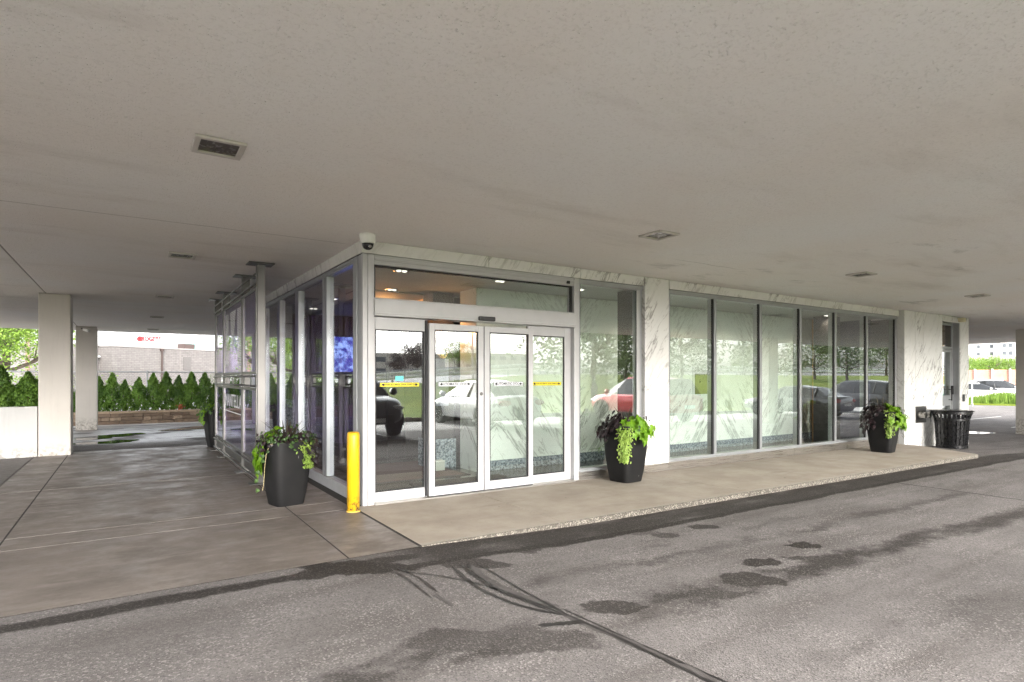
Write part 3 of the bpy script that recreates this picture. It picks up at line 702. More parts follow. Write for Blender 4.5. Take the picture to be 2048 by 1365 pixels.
# cameras
t = thing('dome_camera', 'white dome security camera hanging from the soffit at the marble corner', 'security camera', (-.05,-.28,CEIL))
b = MB(); b.lathe([(.085,CEIL-.004),(.09,CEIL-.02),(.075,CEIL-.10),(.066,CEIL-.105)], (-.05,-.28,0), 24); b.done('housing', simple('camera_white', (.72,.72,.7), .35), t, smooth=False)
b = MB(); b.lathe([(.062,CEIL-.106),(.06,CEIL-.125),(.045,CEIL-.155),(.02,CEIL-.168),(.002,CEIL-.17)], (-.05,-.28,0), 24); b.done('dome', simple('smoked_dome', (.015,.015,.016), .08), t, smooth=True)
b = MB(); b.lathe([(.016,-.338),(.018,-.332),(.002,-.33)], (-.045,0,CEIL-.14), 12, 'y'); b.done('lens', simple('lens', (.5,.5,.5), .1, 1), t)
t = thing('box_camera', 'small beige security camera above the marble side door', 'security camera', (15.2,-.15,2.86))
b = MB(); b.box(15.05,-.30,2.80,15.2,-.18,2.90); b.done('housing', simple('beige_plastic', (.6,.54,.36), .45), t, bevel=.012)
b = MB(); b.tube([(15.13,-.2,2.88),(15.22,-.16,2.9),(15.22,-.113,2.9)], .018, 8); b.done('bracket', simple('beige_metal', (.6,.56,.46), .5), t)
t = thing('bullet_camera', 'small white bullet camera at the top of the rear column', 'security camera', (-3.3,15.2,2.85))
b = MB(); b.tube([(-3.25,15.22,2.85),(-3.12,14.95,2.80)], .045, 12); b.done('housing', simple('bullet_white', (.7,.7,.68), .4), t)
b = MB(); b.tube([(-3.32,15.3,2.88),(-3.25,15.22,2.85)], .02, 8); b.done('bracket', BLACKP, t)

# ------------------------------------------------------------------ bollard
t = thing('bollard', 'yellow painted steel bollard with chipped base at the pavilion corner', 'bollard', (-.18,-.2,0))
YB = m_bollard()
b = MB(); b.lathe([(.066,0),(.066,.80),(.062,.835),(.045,.845),(.003,.847)], (0,0,0), 28); o = b.done('post', YB, t, fix='local', smooth=False)
for p in o.data.polygons: p.use_smooth = len(p.vertices) == 4
b = MB(); b.lathe([(.074,-.002),(.074,.008),(.068,.014)], (0,0,0), 28); b.done('base_ring', simple('bollard_grout', (.5,.33,.06), .8, var=.3, sc=30), t, fix='local')

# ------------------------------------------------------------------ stainless glass screen
XS = -.72
t = thing('glass_screen', 'freestanding stainless steel screen with violet glass panels beside the glazed side', 'screen', (XS, 4.3, 0))
PY = [2.08, 3.25, 5.3, 6.45]
for y in PY:
    b = MB(); b.box(XS-.02, y-.03, .016, XS+.08, y+.03, CEIL-.02); b.box(XS-.035, y-.012, .05, XS-.02, y+.012, CEIL-.03)
    p = b.done('post', STEEL, t, bevel=.004)
    b = MB(); b.box(XS-.12, y-.10, .004, XS+.16, y+.10, .018); b.done('base_plate', STEELH, p, bevel=.003)
    b = MB(); b.box(XS-.14, y-.14, CEIL-.018, XS+.18, y+.14, CEIL-.004); b.done('top_plate', STEELH, p, bevel=.003)
for z, r in ((2.80,.011),(2.67,.013),(1.44,.015),(1.31,.015),(.25,.015),(.085,.012)): b = MB(); b.tube([(XS-.045, PY[0]-.03, z),(XS-.045, PY[-1]+.03, z)], r, 10); b.done('rail', STEELH, t, smooth=True)
def bay(ya, yb, z0, z1, nm):
    b = MB(); f = .035
    b.box(XS-.03,ya,z0,XS+.01,yb,z0+f); b.box(XS-.03,ya,z1-f,XS+.01,yb,z1); b.box(XS-.03,ya,z0+f,XS+.01,ya+f,z1-f); b.box(XS-.03,yb-f,z0+f,XS+.01,yb,z1-f)
    o = b.done(nm, STEELH, t, bevel=.003)
    b = MB(); b.box(XS-.012,ya+f,z0+f,XS-.004,yb-f,z1-f); b.done('pane', GPURP, o); return o
FROST = simple('frosted_film', (.75,.75,.78), .5)
for i in range(3):
    ya, yb = PY[i]+.045, PY[i+1]-.045
    up = bay(ya, yb, 1.47, 2.64, 'upper_panel'); lo = bay(ya, yb, .28, 1.28, 'lower_panel')
    if i == 1:
        # striped frosted letter M on the tall pane
        b = MB(); L = yb-ya
        Y_ = lambda s: yb - s*L      # s: 0 at the far (left in view) side
        z0, z1 = 1.62, 2.52; n = 34
        for k in range(n):
            z = z0+(z1-z0)*k/n; h = (z1-z0)/n*.5; u = k/n
            segs = [(.08,.25),(.75,.93)]
            if u > .12: c = .5; wv = .16*(u-.1)/.9; segs.append((c-wv, c+wv))
            for s0, s1 in segs: b.box(XS-.0155, Y_(s1), z, XS-.0125, Y_(s0), z+h)
        b.done('frosted_mark', FROST, up)
        text('MANTELLA', .30, FROST, ML(XS-.0155, (ya+yb)/2, 1.03), lo, 'lettering', .001, 1.12)
        b = MB(); b.box(XS-.0155, ya+.15, .845, XS-.0125, yb-.15, .858); b.done('rule_line', FROST, lo)
b = MB()
for i in range(3): b.box(XS-.01, PY[i]+.05, .10, XS+.0, PY[i+1]-.05, .235)
b.done('kick_strip', STEELH, t)
b = MB()
for i in range(3):
    n = 2 if i != 1 else 3
    for k in range(n):
        y = PY[i]+.12+(PY[i+1]-PY[i]-.24)*k/(n-1); b.box(XS-.02,y-.05,1.325,XS-.01,y+.05,1.425)
b.done('infill_plate', STEEL, t)

# ------------------------------------------------------------------ planters
POT = m_pot(); SOIL = simple('potting_soil', (.03,.022,.017), .95, bump=.6)
LIME = m_leaf('lime_leaf', (.12,.26,.010), (.21,.38,.022), .35); CREEP = m_leaf('creeper_leaf', (.16,.27,.03), (.34,.46,.10), .3, .5, 9); DKL = m_leaf('dark_leaf', (.012,.008,.010), (.035,.016,.02), .08, .35)
GRN = m_leaf('green_leaf', (.035,.085,.016), (.075,.15,.03), .3); SPK = m_leaf('spike_leaf', (.035,.024,.018), (.06,.05,.025), .1); STEM = simple('vine_stem', (.32,.27,.14), .7)
RV, FV, UP = Vector((.84,-.549,0)), Vector((.549,.84,0)), Vector((0,0,1))
HEART = [(0,0),(.28,-.10),(.5,.12),(.46,.42),(.24,.72),(0,1.02),(-.24,.72),(-.46,.42),(-.5,.12),(-.28,-.10)]
STAR = [(0,0),(.22,-.08),(.52,.02),(.40,.3),(.58,.52),(.24,.62),(0,1.1),(-.24,.62),(-.58,.52),(-.40,.3),(-.52,.02),(-.22,-.08)]
OVAL = [(0,0),(.26,.3),(.24,.7),(0,1),(-.24,.7),(-.26,.3)]
def add_leaf(mb, c, nrm, tip, size, shape, fold=.25):
    n = nrm.normalized(); tdir = (tip - n*tip.dot(n))
    if tdir.length < 1e-4: return
    tdir.normalize(); s = tdir.cross(n)
    P = [c + s*(x*size) + tdir*(y*size) - n*(abs(x)*fold*size + .25*size*y*y) for x, y in shape]
    mid = mb.b.verts.new(c + tdir*.45*size)
    q = [mb.b.verts.new(p) for p in P]
    for k in range(len(q)): mb.face([mid, q[k], q[(k+1)%len(q)]])
def pot_mesh(h=.76, top=.238, bot=.172):
    b = MB()
    prof = [(bot*.97,0),(bot,.012),(bot+(top-bot)*.45,h*.25),(bot+(top-bot)*.85,h*.55),(top,h*.8),(top*.985,h-.02),(top*.97,h),(top*.90,h),(top*.88,h-.06)]
    b.lathe(prof, (0,0,0), 48, 'z', 5.5); return b
def pot_r(z, a, h=.76, top=.238, bot=.172):
    P = [(0,bot),(h*.25,bot+(top-bot)*.45),(h*.55,bot+(top-bot)*.85),(h*.8,top),(h*1.2,top*.97)]
    z = min(max(z,0),h*1.19)
    for (z0,r0),(z1,r1) in zip(P,P[1:]):
        if z <= z1: r = r0+(r1-r0)*(z-z0)/(z1-z0); break
    return r*(abs(math.cos(a))**5.5+abs(math.sin(a))**5.5)**(-1/5.5)
def planter(loc, rz, label, zones, seed, spikes=9, sc=1.0, slen=.34):
    rr = random.Random(seed)
    t = thing('planter', label, 'planter', loc, 0, 'tall black planters round the pavilion'); t.scale = (sc,)*3
    pm = pot_mesh(); bmesh.ops.rotate(pm.b, verts=pm.b.verts, matrix=Matrix.Rotation(rz,3,'Z'))
    o = pm.done('pot', POT, t, fix='local', smooth=True)
    md = o.modifiers.new('edge', 'EDGE_SPLIT'); md.split_angle = R(38)
    b = MB(); b.lathe([(.2,.66),(.2,.71),(.05,.735)], (0,0,0), 24, 'z', 5); o = b.done('soil', SOIL, t, fix='local')
    H = .75
    by = {}
    for kind, ang, wid, n, drop, size in zones:
        mb = by.setdefault(kind, MB())
        shape = {'lime_vine': STAR if rr.random() < .7 else HEART, 'dark_vine': HEART, 'creeping_vine': OVAL, 'green_foliage': HEART}[kind]
        for k in range(n):
            a = ang + rr.gauss(0, wid); out = RV*math.cos(a) + FV*math.sin(a)
            u = rr.random()
            if kind == 'creeping_vine':
                d = drop*u**.8; taper = wid*(1-.55*u)
                a = ang + rr.gauss(0, taper); out = RV*math.cos(a)+FV*math.sin(a)
                z = H+.05-d; r = pot_r(z, math.atan2(out.y,out.x)-rz)+.008+rr.random()**1.5*.06 if d > .04 else .11+rr.random()*.14
            else:
                d = drop*u*u; r = .10+.22*min(1, u*1.5) + rr.gauss(0,.03); z = H+.07*(1-u)+rr.gauss(0,.035)-d+.03
                if z < H: r = max(r, pot_r(z, math.atan2(out.y,out.x)-rz)+.01+rr.random()*.06)
            c = out*r + UP*z
            nrm = out*(.5+.8*u) + UP*(.9-.55*u) + Vector((rr.gauss(0,.35),rr.gauss(0,.35),rr.gauss(0,.25)))
            tip = out*.6 - UP*(.2+1.0*u) + Vector((rr.gauss(0,.4),rr.gauss(0,.4),rr.gauss(0,.3)))
            add_leaf(mb, c, nrm, tip, size*(.65+.6*rr.random()), shape)
    for kind, mb in by.items():
        mb.done(kind, {'lime_vine': LIME, 'dark_vine': DKL, 'creeping_vine': CREEP, 'green_foliage': GRN}[kind], t, fix=False).matrix_parent_inverse = Matrix.Identity(4)
    mb = MB()
    for k in range(spikes):
        a = rr.random()*6.28; lean = .25+.75*rr.random(); L = slen*(.6+.6*rr.random())
        out = RV*math.cos(a)+FV*math.sin(a); sd_ = out.cross(UP)
        prev = None
        for i in range(6):
            s = i/5; c = out*(.03+L*lean*s) + UP*(H-.03+L*(s-.35*lean*s*s)); w = .013*(1-s**1.5)+.0012
            cur = (mb.b.verts.new(c-sd_*w), mb.b.verts.new(c+UP*.002), mb.b.verts.new(c+sd_*w))
            if prev:
                mb.face([prev[0],prev[1],cur[1],cur[0]]); mb.face([prev[1],prev[2],cur[2],cur[1]])
            prev = cur
    mb.done('spike_leaves', SPK, t, fix=False).matrix_parent_inverse = Matrix.Identity(4)
    return t
PIr = math.pi
pA = planter((-.69,.60,0), R(12), 'black planter with lime vine on its left beside the yellow bollard', [('lime_vine', R(186), .34, 85, .36, .115), ('dark_vine', R(215), .5, 40, .12, .05), ('green_foliage', R(90), 1.6, 150, .03, .034), ('dark_vine', R(260), .7, 50, .04, .04), ('creeping_vine', R(-12), .2, 330, .34, .034), ('dark_vine', R(4), .2, 90, .26, .075), ('green_foliage', R(-80), .9, 50, .03, .032)], 3, 22, .93, .37)
mb = MB(); P = [RV*x+FV*y+UP*z for x,y,z in [(-.03,-.27,.77),(-.08,-.30,.74),(-.12,-.295,.62),(-.14,-.285,.47),(-.155,-.27,.33),(-.17,-.25,.25),(-.19,-.235,.2)]]
mb.tube(P, .004, 6); mb.done('vine_stem', STEM, pA, fix='local')
mb = MB(); rr = random.Random(5)
for x,z in ((-.235,.22),(-.25,.33),(-.245,.43),(-.17,.56),(-.185,.62)): add_leaf(mb, RV*x+FV*-.24+UP*z, -FV+UP*.2, UP*-1+RV*rr.gauss(0,.5), .05, HEART)
mb.done('trailing_leaves', GRN, pA, fix=False).matrix_parent_inverse = Matrix.Identity(4)
pB = planter((3.62,-.36,-.012), R(5), 'black planter with trailing lime plants in front of the marble column', [('dark_vine', R(170), .45, 120, .16, .075), ('dark_vine', R(110), .9, 60, .02, .06), ('lime_vine', R(-35), .4, 80, .17, .12), ('creeping_vine', R(-104), .2, 620, .50, .036), ('creeping_vine', R(-40), .2, 60, .22, .026), ('green_foliage', R(-40), .6, 26, .04, .045)], 11, 9, 1.02, .36)
mb = MB()
for k in range(9): add_leaf(mb, RV*(-.34-.02*k+.003*k*k)+FV*-.12+UP*(.46-.012*k if k%2 else .44+.004*k), Vector((0,-1,.3)), RV*-1+UP*rr.gauss(0,.4), .028, OVAL)
mb.tube([RV*x+FV*-.12+UP*z for x,z in ((-.26,.56),(-.32,.5),(-.4,.45),(-.5,.44))], .0025, 5)
mb.done('runner', GRN, pB, fix=False).matrix_parent_inverse = Matrix.Identity(4)
pC = planter((10.32,-.62,-.042), R(8), 'black planter at the far end of the window bank near the bin', [('dark_vine', R(175), .4, 110, .38, .085), ('dark_vine', R(120), .7, 60, .03, .07), ('lime_vine', R(-36), .36, 110, .30, .11), ('creeping_vine', R(-103), .14, 330, .50, .036), ('green_foliage', R(5), .35, 36, .2, .05), ('dark_vine', R(-5), .2, 20, .3, .05)], 21, 10, 1.05, .36)
pD = planter((-.62,7.15,0), R(10), 'black planter standing at the back end of the steel screen', [('lime_vine', R(200), .5, 50, .25, .085), ('green_foliage', R(150), 1.2, 110, .1, .06), ('dark_vine', R(60), .8, 40, .05, .06)], 31, 6, 1.0, .26)

# ------------------------------------------------------------------ litter bin
BX, BY = 13.55, -.60; bz = gnd(BX,BY)
t = thing('litter_bin', 'black slatted steel litter bin at the end of the walkway', 'bin', (BX,BY,bz))
BM = simple('black_gloss_paint', (.006,.006,.007), .28, 0, .4)
b = MB(); n = 26
for k in range(n):
    a = 2*PIr*k/n; M = Matrix.Rotation(a,4,'Z'); hw = .027
    A0 = [M@Vector(p) for p in ((.285,-hw,.05),(.31,-hw,.45),(.325,-hw,.66),(.375,-hw,.82))]; A1 = [M@Vector(p) for p in ((.285,hw,.05),(.31,hw,.45),(.325,hw,.66),(.375,hw,.82))]
    O = M@Vector((.008,0,0))
    q0 = [b.b.verts.new(p) for p in A0]; q1 = [b.b.verts.new(p) for p in A1]; r0 = [b.b.verts.new(p+O) for p in A0]; r1 = [b.b.verts.new(p+O) for p in A1]
    for i in range(3):
        b.face([q0[i],q0[i+1],q1[i+1],q1[i]]); b.face([r0[i],r1[i],r1[i+1],r0[i+1]]); b.face([q0[i],r0[i],r0[i+1],q0[i+1]]); b.face([q1[i],q1[i+1],r1[i+1],r1[i]])
b.done('slats', BM, t, fix='local')
for r, z in ((.325,.68),(.29,.06),(.375,.82)): b = MB(); b.lathe([(r-.008,z-.035),(r+.014,z-.035),(r+.014,z+.02),(r-.008,z+.02)], (0,0,0), 40); b.done('hoop', BM, t, fix='local')
b = MB(); b.lathe([(.20,.83),(.36,.835),(.42,.845),(.425,.855),(.36,.872),(.22,.868)], (0,0,0), 44); b.done('rim', BM, t, fix='local', smooth=True)
b = MB(); b.lathe([(.24,.04),(.285,.66),(.275,.66),(.23,.06)], (0,0,0), 32); b.done('liner', simple('bag_plastic', (.012,.012,.013), .3, bump=.9, bsc=14), t, fix='local')
b = MB(); b.lathe([(.22,-.02),(.24,0),(.24,.05),(.2,.05)], (0,0,0), 28); b.done('foot', BM, t, fix='local')

# ------------------------------------------------------------------ back-left: stone wall, cedars, fence, buildings
def stone_wall(x0, y0, x1, y1, h, label):
    L = math.hypot(x1-x0, y1-y0); a = math.atan2(y1-y0, x1-x0); z0 = -.22
    t = thing('stone_wall', label, 'wall', (x0,y0,z0), a)
    b = MB(); rr = random.Random(4); z = 0
    for rowh in (h*.36, h*.34, h*.30):
        x = 0
        while x < L:
            w = min(.22+rr.random()*.5, L-x)
            b.box(x+.006, rr.uniform(-.018,.012), z+.004, x+w-.006, .3, z+rowh-.004); x += w
        z += rowh
    st = NT('ledge_stone'); p = st.obj(); r_ = st.sep(st.n('ShaderNodeNewGeometry').outputs['Random Per Island'])[0] if False else st.n('ShaderNodeNewGeometry').outputs['Random Per Island']
    c = st.mix(r_, (.15,.105,.075), (.31,.235,.17)); c = st.mix(st.mr(st.noise(p, 9, 5), .4, .7, 0, .5), c, (.12,.1,.085))
    st.pr(c, .85, 0, .3, st.bump(st.noise(p, 18, 5), .6, .02))
    b.done('stones', st.m, t, fix='local', bevel=.012)
    b = MB(); x = 0
    while x < L: w = min(.5+rr.random()*.3, L-x); b.box(x+.004,-.05,z,x+w-.004,.34,z+.07); x += w
    b.done('capstones', simple('capstone', (.34,.26,.18), .85, var=.25, sc=3, bump=.5), t, fix='local', bevel=.012)
    b = MB(); b.box(0,.31,0,L,2.2,z-.03); b.done('bed_soil', simple('bed_mulch', (.06,.04,.028), .95, bump=.8, bsc=25), t, fix='local')
    return z
HZ = -.22 + stone_wall(-12, 18.05, 7, 18.3, .40, 'low brown ledgestone wall holding the cedar bed')
CED = m_leaf('cedar_leaf', (.045,.115,.012), (.15,.28,.03), .25, .6, 2.2)
CEDB = simple('cedar_bark', (.10,.06,.035), .9)
def cedar_mesh(seed, h=1.32, r=.46, n=2600):
    rr = random.Random(seed); b = MB()
    for k in range(n):
        u = rr.random()**.75; z = .04+u*(h-.04)
        prof = r*(1-u)**.8*1.08*(.55+.45*min(1,u*4+.35)); a = rr.random()*6.28
        lump = .8+.25*math.sin(a*3+z*9+seed)+.15*math.sin(a*5-z*15)
        q = prof*lump*(.55+.5*rr.random()**.5)
        c = Vector((q*math.cos(a), q*math.sin(a), z))
        out = Vector((math.cos(a), math.sin(a), 0))
        tip = out*.5+UP*(.9)+Vector((rr.gauss(0,.3),rr.gauss(0,.3),rr.gauss(0,.2)))
        add_leaf(b, c, out+Vector((rr.gauss(0,.6),rr.gauss(0,.6),rr.gauss(0,.3))), tip, .085*(.6+.7*rr.random())*(1-.35*u), OVAL, .1)
    return b
ced = []
for v in range(3):
    t = thing('cedar', 'x', 'cedar', (0,0,0), 0, 'row of pyramidal cedars')
    cedar_mesh(v+1).done('foliage', CED, t, fix=False).matrix_parent_inverse = Matrix.Identity(4)
    b = MB(); b.tube([(0,0,-.08),(.01,0,.4),(0,.01,1.0)], [.03,.025,.008], 7); b.done('trunk', CEDB, t, fix='local')
    ced.append(t)
ordn = ['first','second','third','fourth','fifth','sixth','seventh','eighth','ninth','tenth','eleventh','twelfth','thirteenth']
X0 = -2.62; k = 0; used = 0
for i in range(-12, 19):
    x = X0 + .415*i + rnd.uniform(-.04,.04); y = 18.85+rnd.uniform(-.08,.08)
    if i < 0: lb = f'pyramidal cedar {ordn[-i-1]} to the left from behind the rear column'
    elif i < 9: lb = f'pyramidal cedar, {ordn[i]} to the right of the rear column above the stone wall'
    else: lb = f'pyramidal cedar, {ordn[i-9]} one standing past the steel screen above the stone wall'
    s = rnd.uniform(.86,1.13)
    sc = (s*rnd.uniform(.95,1.08), s*rnd.uniform(.95,1.08), s)
    v = i % 3
    if used < 3 and v == used and ced[v]['label'] == 'x':
        q = ced[v]; q.location = (x,y,HZ-.05); q.rotation_euler = (0,0,rnd.random()*6); q.scale = sc; q['label'] = lb; used += 1
    else: dup(ced[v], (x,y,HZ-.05), rnd.random()*6, lb, sc=sc)
for j, x in enumerate((-3.78,-4.18,-4.55,-4.95,-5.35,-5.75,-6.15)):
    dup(ced[j%3], (x, 8.2, .70), rnd.random()*6, f'dark cedar in the white planter wall, {ordn[j]} from the square column', sc=(.86,.86,.62 if j != 1 else .70))
# dry orange clump between cedars
t = tag(MB().done('dried_shrub', m_leaf('orange_leaf', (.35,.09,.03), (.5,.16,.06), .2)), 'small withered orange shrub between cedars on the stone wall', 'shrub')
b = MB(); rr = random.Random(2)
for k in range(40): add_leaf(b, Vector((rr.gauss(0,.05),rr.gauss(0,.05),.02+rr.random()*.2)), Vector((rr.gauss(0,1),-1,rr.gauss(0,.5))), Vector((rr.gauss(0,1),rr.gauss(0,1),.5)), .07, OVAL)
b.b.to_mesh(t.data); b.b.free(); t.location = (-.55,18.28,HZ+.02)
# white flowers/litter along the bed
b = MB()
for k in range(120):
    x = rr.uniform(-3,3); add_leaf(b, Vector((x,18.3+rr.random()*.2,HZ+.04+rr.random()*.06)), Vector((rr.gauss(0,1),-1,1)), Vector((rr.gauss(0,1),0,.4)), .045, OVAL)
stuff(b.done('flowers', m_leaf('pale_petals', (.5,.42,.4), (.7,.66,.62), .2), fix=False))
# chain link fence
t = thing('chain_link_fence', 'thin grey chain link fence behind the cedars', 'fence', (0,21,-.2))
FG = simple('galvanised', (.36,.37,.38), .45, .6)
b = MB()
b.tube([(-14,21,1.65),(9,21.6,1.65)], .022, 8); b.done('top_rail', FG, t)
for i in range(10):
    x = -14+2.5*i; b = MB(); b.tube([(x,21+.6*(x+14)/23,-.3),(x,21+.6*(x+14)/23,1.72)], .03, 8); b.done('post', FG, t)
b = MB(); k = -16
while k < 9:
    for s in (0,1):
        xa, xb = (k, k+1.85) if s else (k+1.85, k)
        if min(xa,xb) >= -14 and max(xa,xb) <= 9:
            b.tube([(xa,21+.6*(xa+14)/23,-.2),(xb,21+.6*(xb+14)/23,1.65)], .0028, 3, False)
    k += .11
b.done('mesh', FG, t)
# brick building
A0 = Vector((-3.1,48.2,0)); A1 = Vector((4.5,53.1,0)); d = (A1-A0).normalized(); nrm = Vector((d.y,-d.x,0)); ang = math.atan2(d.y,d.x); L = (A1-A0).length
t = thing('brick_building', 'low pale brick building with floodlight and dark downpipe beyond the cedars', 'building', (A0.x,A0.y,-.3), ang)
BR = m_brick('pale_brick', (.215,.198,.19), (.18,.166,.16), (.14,.13,.125), 1, .42, .14, .018)
b = MB(); b.box(0,0,0,L,9,4.12); b.box(-3.2,1.6,0,-.004,9,4.2); b.done('wall', BR, t, fix='local')
b = MB(); b.box(-.05,-.06,4.121,L+.06,9.05,4.23); b.box(-3.25,1.5,4.201,-.055,9.05,4.30); b.done('roof_coping', simple('coping', (.3,.28,.27), .6), t, fix='local')
b = MB(); b.tube([(3.95,-.09,0),(3.95,-.09,4.05)], .075, 8); b.box(3.82,-.18,3.9,4.08,-.005,4.11); b.done('downpipe', simple('brown_pipe', (.06,.04,.035), .5), t, fix='local')
b = MB(); b.box(5.95,-.03,2.35,6.65,.02,3.5); b.done('vent_panel', simple('vent_panel', (.13,.12,.115), .6), t, fix='local')
b = MB(); b.box(-1.6,1.56,0,-.8,1.61,2.5); b.done('door', simple('brown_door', (.22,.15,.13), .6), t, fix='local')
b = MB(); b.box(-.55,1.3,3.3,-.1,1.59,3.42); b.tube([(-.4,1.5,3.3),(-.55,1.25,2.95),(-.7,1.0,3.05)], .07, 8); b.done('floodlight', simple('flood_white', (.75,.75,.72), .4), t, fix='local')
b = MB(); b.box(-1.45,1.35,3.2,-1.05,1.59,3.5); b.done('wall_lamp', simple('wall_lamp', (.16,.13,.12), .5), t, fix='local')
b = MB(); b.box(7.2,1.5,4.235,8.2,2.5,4.75); b.done('roof_vent', simple('roof_vent', (.08,.055,.05), .6), t, fix='local')
b = MB(); b.box(L*.62,-.012,0,L*.62+.06,-.001,4.1); b.done('wall_joint', simple('wall_joint', (.22,.2,.19), .8), t, fix='local')
# white office with red sign
def camray(px, d): # point at image column px (photo pixels) and depth d from the photo's viewpoint
    r = (px-1024)/1180*d
    return Vector((-2.2+r*.8396+d*.5487, -6.37-r*.5487+d*.8396, 0))
def zat(py, d): return 1.42-(py-756)/1180*d
P0 = camray(262,110); P1 = camray(455,112); d = (P1-P0).normalized(); ang = math.atan2(d.y,d.x); L = (P1-P0).length
t = thing('office_building', 'white office block with teal windows and a red sign behind the brick building', 'building', (P0.x,P0.y,0), ang)
WHT = simple('white_cladding', (.36,.365,.37), .6, var=.03); TG = simple('teal_glass', (.12,.34,.33), .15)
b = MB(); b.box(0,0,-.4,L,14,17); b.done('wall', WHT, t, fix='local')
s = 110/1180
for x0,x1,ya,yb in ((273,285,684,700),(287,301,684,700),(363,378,683,700),(380,394,683,700),(401,428,686,693),(401,428,655,664),(300,340,655,664)):
    b = MB(); b.box((x0-262)*s,-.06,zat(yb,110),(x1-262)*s,.02,zat(ya,110)); b.done('window', TG if ya > 660 and x0 < 400 else simple('grey_glass', (.16,.2,.2), .2), t, fix='local')
b = MB(); b.box(4.2,-.35,zat(681,110),9.3,-.004,zat(678,110)); b.box(5.2,-.3,zat(699,110),9.4,-.004,zat(692,110)); b.done('ledge', WHT, t, fix='local')
RED = simple('red_sign', (.34,.004,.008), .5)
b = MB(); cx_ = (279-262)*s; cz_ = zat(677.8,110)
b.lathe([(.52,-.12),(.52,-.03),(.3,-.03),(.3,-.12)], (cx_,0,cz_), 24, 'y'); b.done('sign_emblem', RED, t, fix='local')
o = text('ROGERS', 1.12, RED, Matrix.Translation((P0.x,P0.y,0)) @ Matrix.Rotation(ang,4,'Z') @ MF((301-262)*s-.0,-.16,zat(677.8,110)), t, 'sign_lettering', .05, .80, .045)
# utility pole, wires, blue sign
t = thing('utility_pole', 'brown wooden utility pole with wires left of the white column', 'utility pole', (*camray(56,44).xy,-.2))
q = camray(56,44); b = MB(); b.tube([(q.x,q.y,-.3),(q.x,q.y,9)], [.18,.13], 10); b.done('pole', simple('pole_wood', (.2,.14,.11), .9), t)
b = MB(); b.box(q.x-1.2,q.y-.05,8.1,q.x+1.2,q.y+.05,8.22); b.done('crossarm', simple('arm_wood', (.2,.15,.12), .9), t)
b = MB()
for z,dx in ((8.2,-1),(8.2,1),(6.9,0),(6.2,0),(5.4,0)):
    e2 = camray(460,75); pts = []
    for k in range(13):
        f = k/12; pts.append((q.x+dx+(e2.x-q.x)*f, q.y+(e2.y-q.y)*f, z+.9*f-3*f*(1-f)))
    b.tube(pts, .012, 4, False)
    pts = [(q.x+dx-30*k/8, q.y+6*k/8, z-2.0*(k/8)*(1-k/8)) for k in range(9)]; b.tube(pts, .012, 4, False)
b.done('wire', BLK, t)
q = camray(232,60); t = thing('light_mast', 'thin grey mast above the brick building roof', 'mast', (q.x,q.y,0))
b = MB(); b.tube([(q.x,q.y,-.3),(q.x,q.y,11)], [.14,.09], 8); b.done('mast_pole', FG, t)
b = MB(); b.box(q.x-.3,q.y-.3,11,q.x+.3,q.y+.3,11.2); b.done('mast_head', FG, t)
q = camray(34,70); t = thing('blue_sign', 'blue and white roadside sign board seen past the left tree', 'sign', (q.x,q.y,-.3))
Ms = Matrix.Translation((q.x,q.y,0)) @ Matrix.Rotation(R(-5),4,'Z')
b = MB(); b.box(-.95,0,zat(729,70),1.3,.15,zat(719,70),Ms); b.done('board', simple('sign_blue', (.04,.2,.5), .4), t)
b = MB(); b.box(-1.4,0,zat(729,70),-.955,.15,zat(719,70),Ms); b.box(1.302,0,zat(729,70),1.5,.15,zat(719,70),Ms); b.done('board_end', WHT, t)
b = MB(); b.tube([Ms@Vector((0,.1,-.3)),Ms@Vector((0,.1,zat(729,70)))], .1, 8); b.done('sign_post', FG, t)

# ------------------------------------------------------------------ trees
def crown_mesh(seed, rx, ry, rz, clumps, per, leaf=.16, cl=.5, low=-.75):
    rr = random.Random(seed); b = MB()
    for c in range(clumps):
        while True:
            p = Vector((rr.uniform(-1,1),rr.uniform(-1,1),rr.uniform(low,1)))
            if .25 < p.length < 1.02: break
        c0 = Vector((p.x*rx,p.y*ry,p.z*rz)); cs = cl*(.5+rr.random())
        for k in range(per):
            q = c0 + Vector((rr.gauss(0,cs),rr.gauss(0,cs),rr.gauss(0,cs*.65)))
            add_leaf(b, q, Vector((rr.gauss(0,1),rr.gauss(0,1),1.0)), Vector((rr.gauss(0,1),rr.gauss(0,1),-.4)), leaf*(.6+.8*rr.random()), OVAL, .15)
    return b
def trunk_mesh(seed, h, r, rx, rz, cz):
    rr = random.Random(seed+50); b = MB()
    b.tube([(0,0,-.4),(.05,.02,h*.5),(0,.06,h),(.1,0,cz+rz*.3)], [r*1.25,r,r*.85,r*.3], 9)
    for k in range(9):
        a = 6.28*k/9+rr.random(); z = h*.75+rr.random()*(cz-h*.4)
        L = rx*(.5+.45*rr.random()); e_ = Vector((L*math.cos(a),L*math.sin(a),z+rz*(.25+.5*rr.random())))
        m = Vector((e_.x*.45,e_.y*.45,z+(e_.z-z)*.35))
        b.tube([(0,0,z),m,e_], [r*.5,r*.3,r*.08], 6)
        for j in range(2): b.tube([m, m+(e_-m)*.6+Vector((rr.gauss(0,.5),rr.gauss(0,.5),.5))], [r*.22,r*.05], 5)
    return b
LG = m_leaf('street_leaf', (.03,.06,.012), (.10,.15,.035), .35, .55, .8); LGB = m_leaf('bright_leaf', (.09,.17,.02), (.22,.33,.05), .4, .55, .8); LDP = m_leaf('bronze_leaf', (.035,.026,.028), (.09,.065,.06), .25, .55, .8); BARK = simple('bark', (.12,.095,.075), .95, bump=.6)
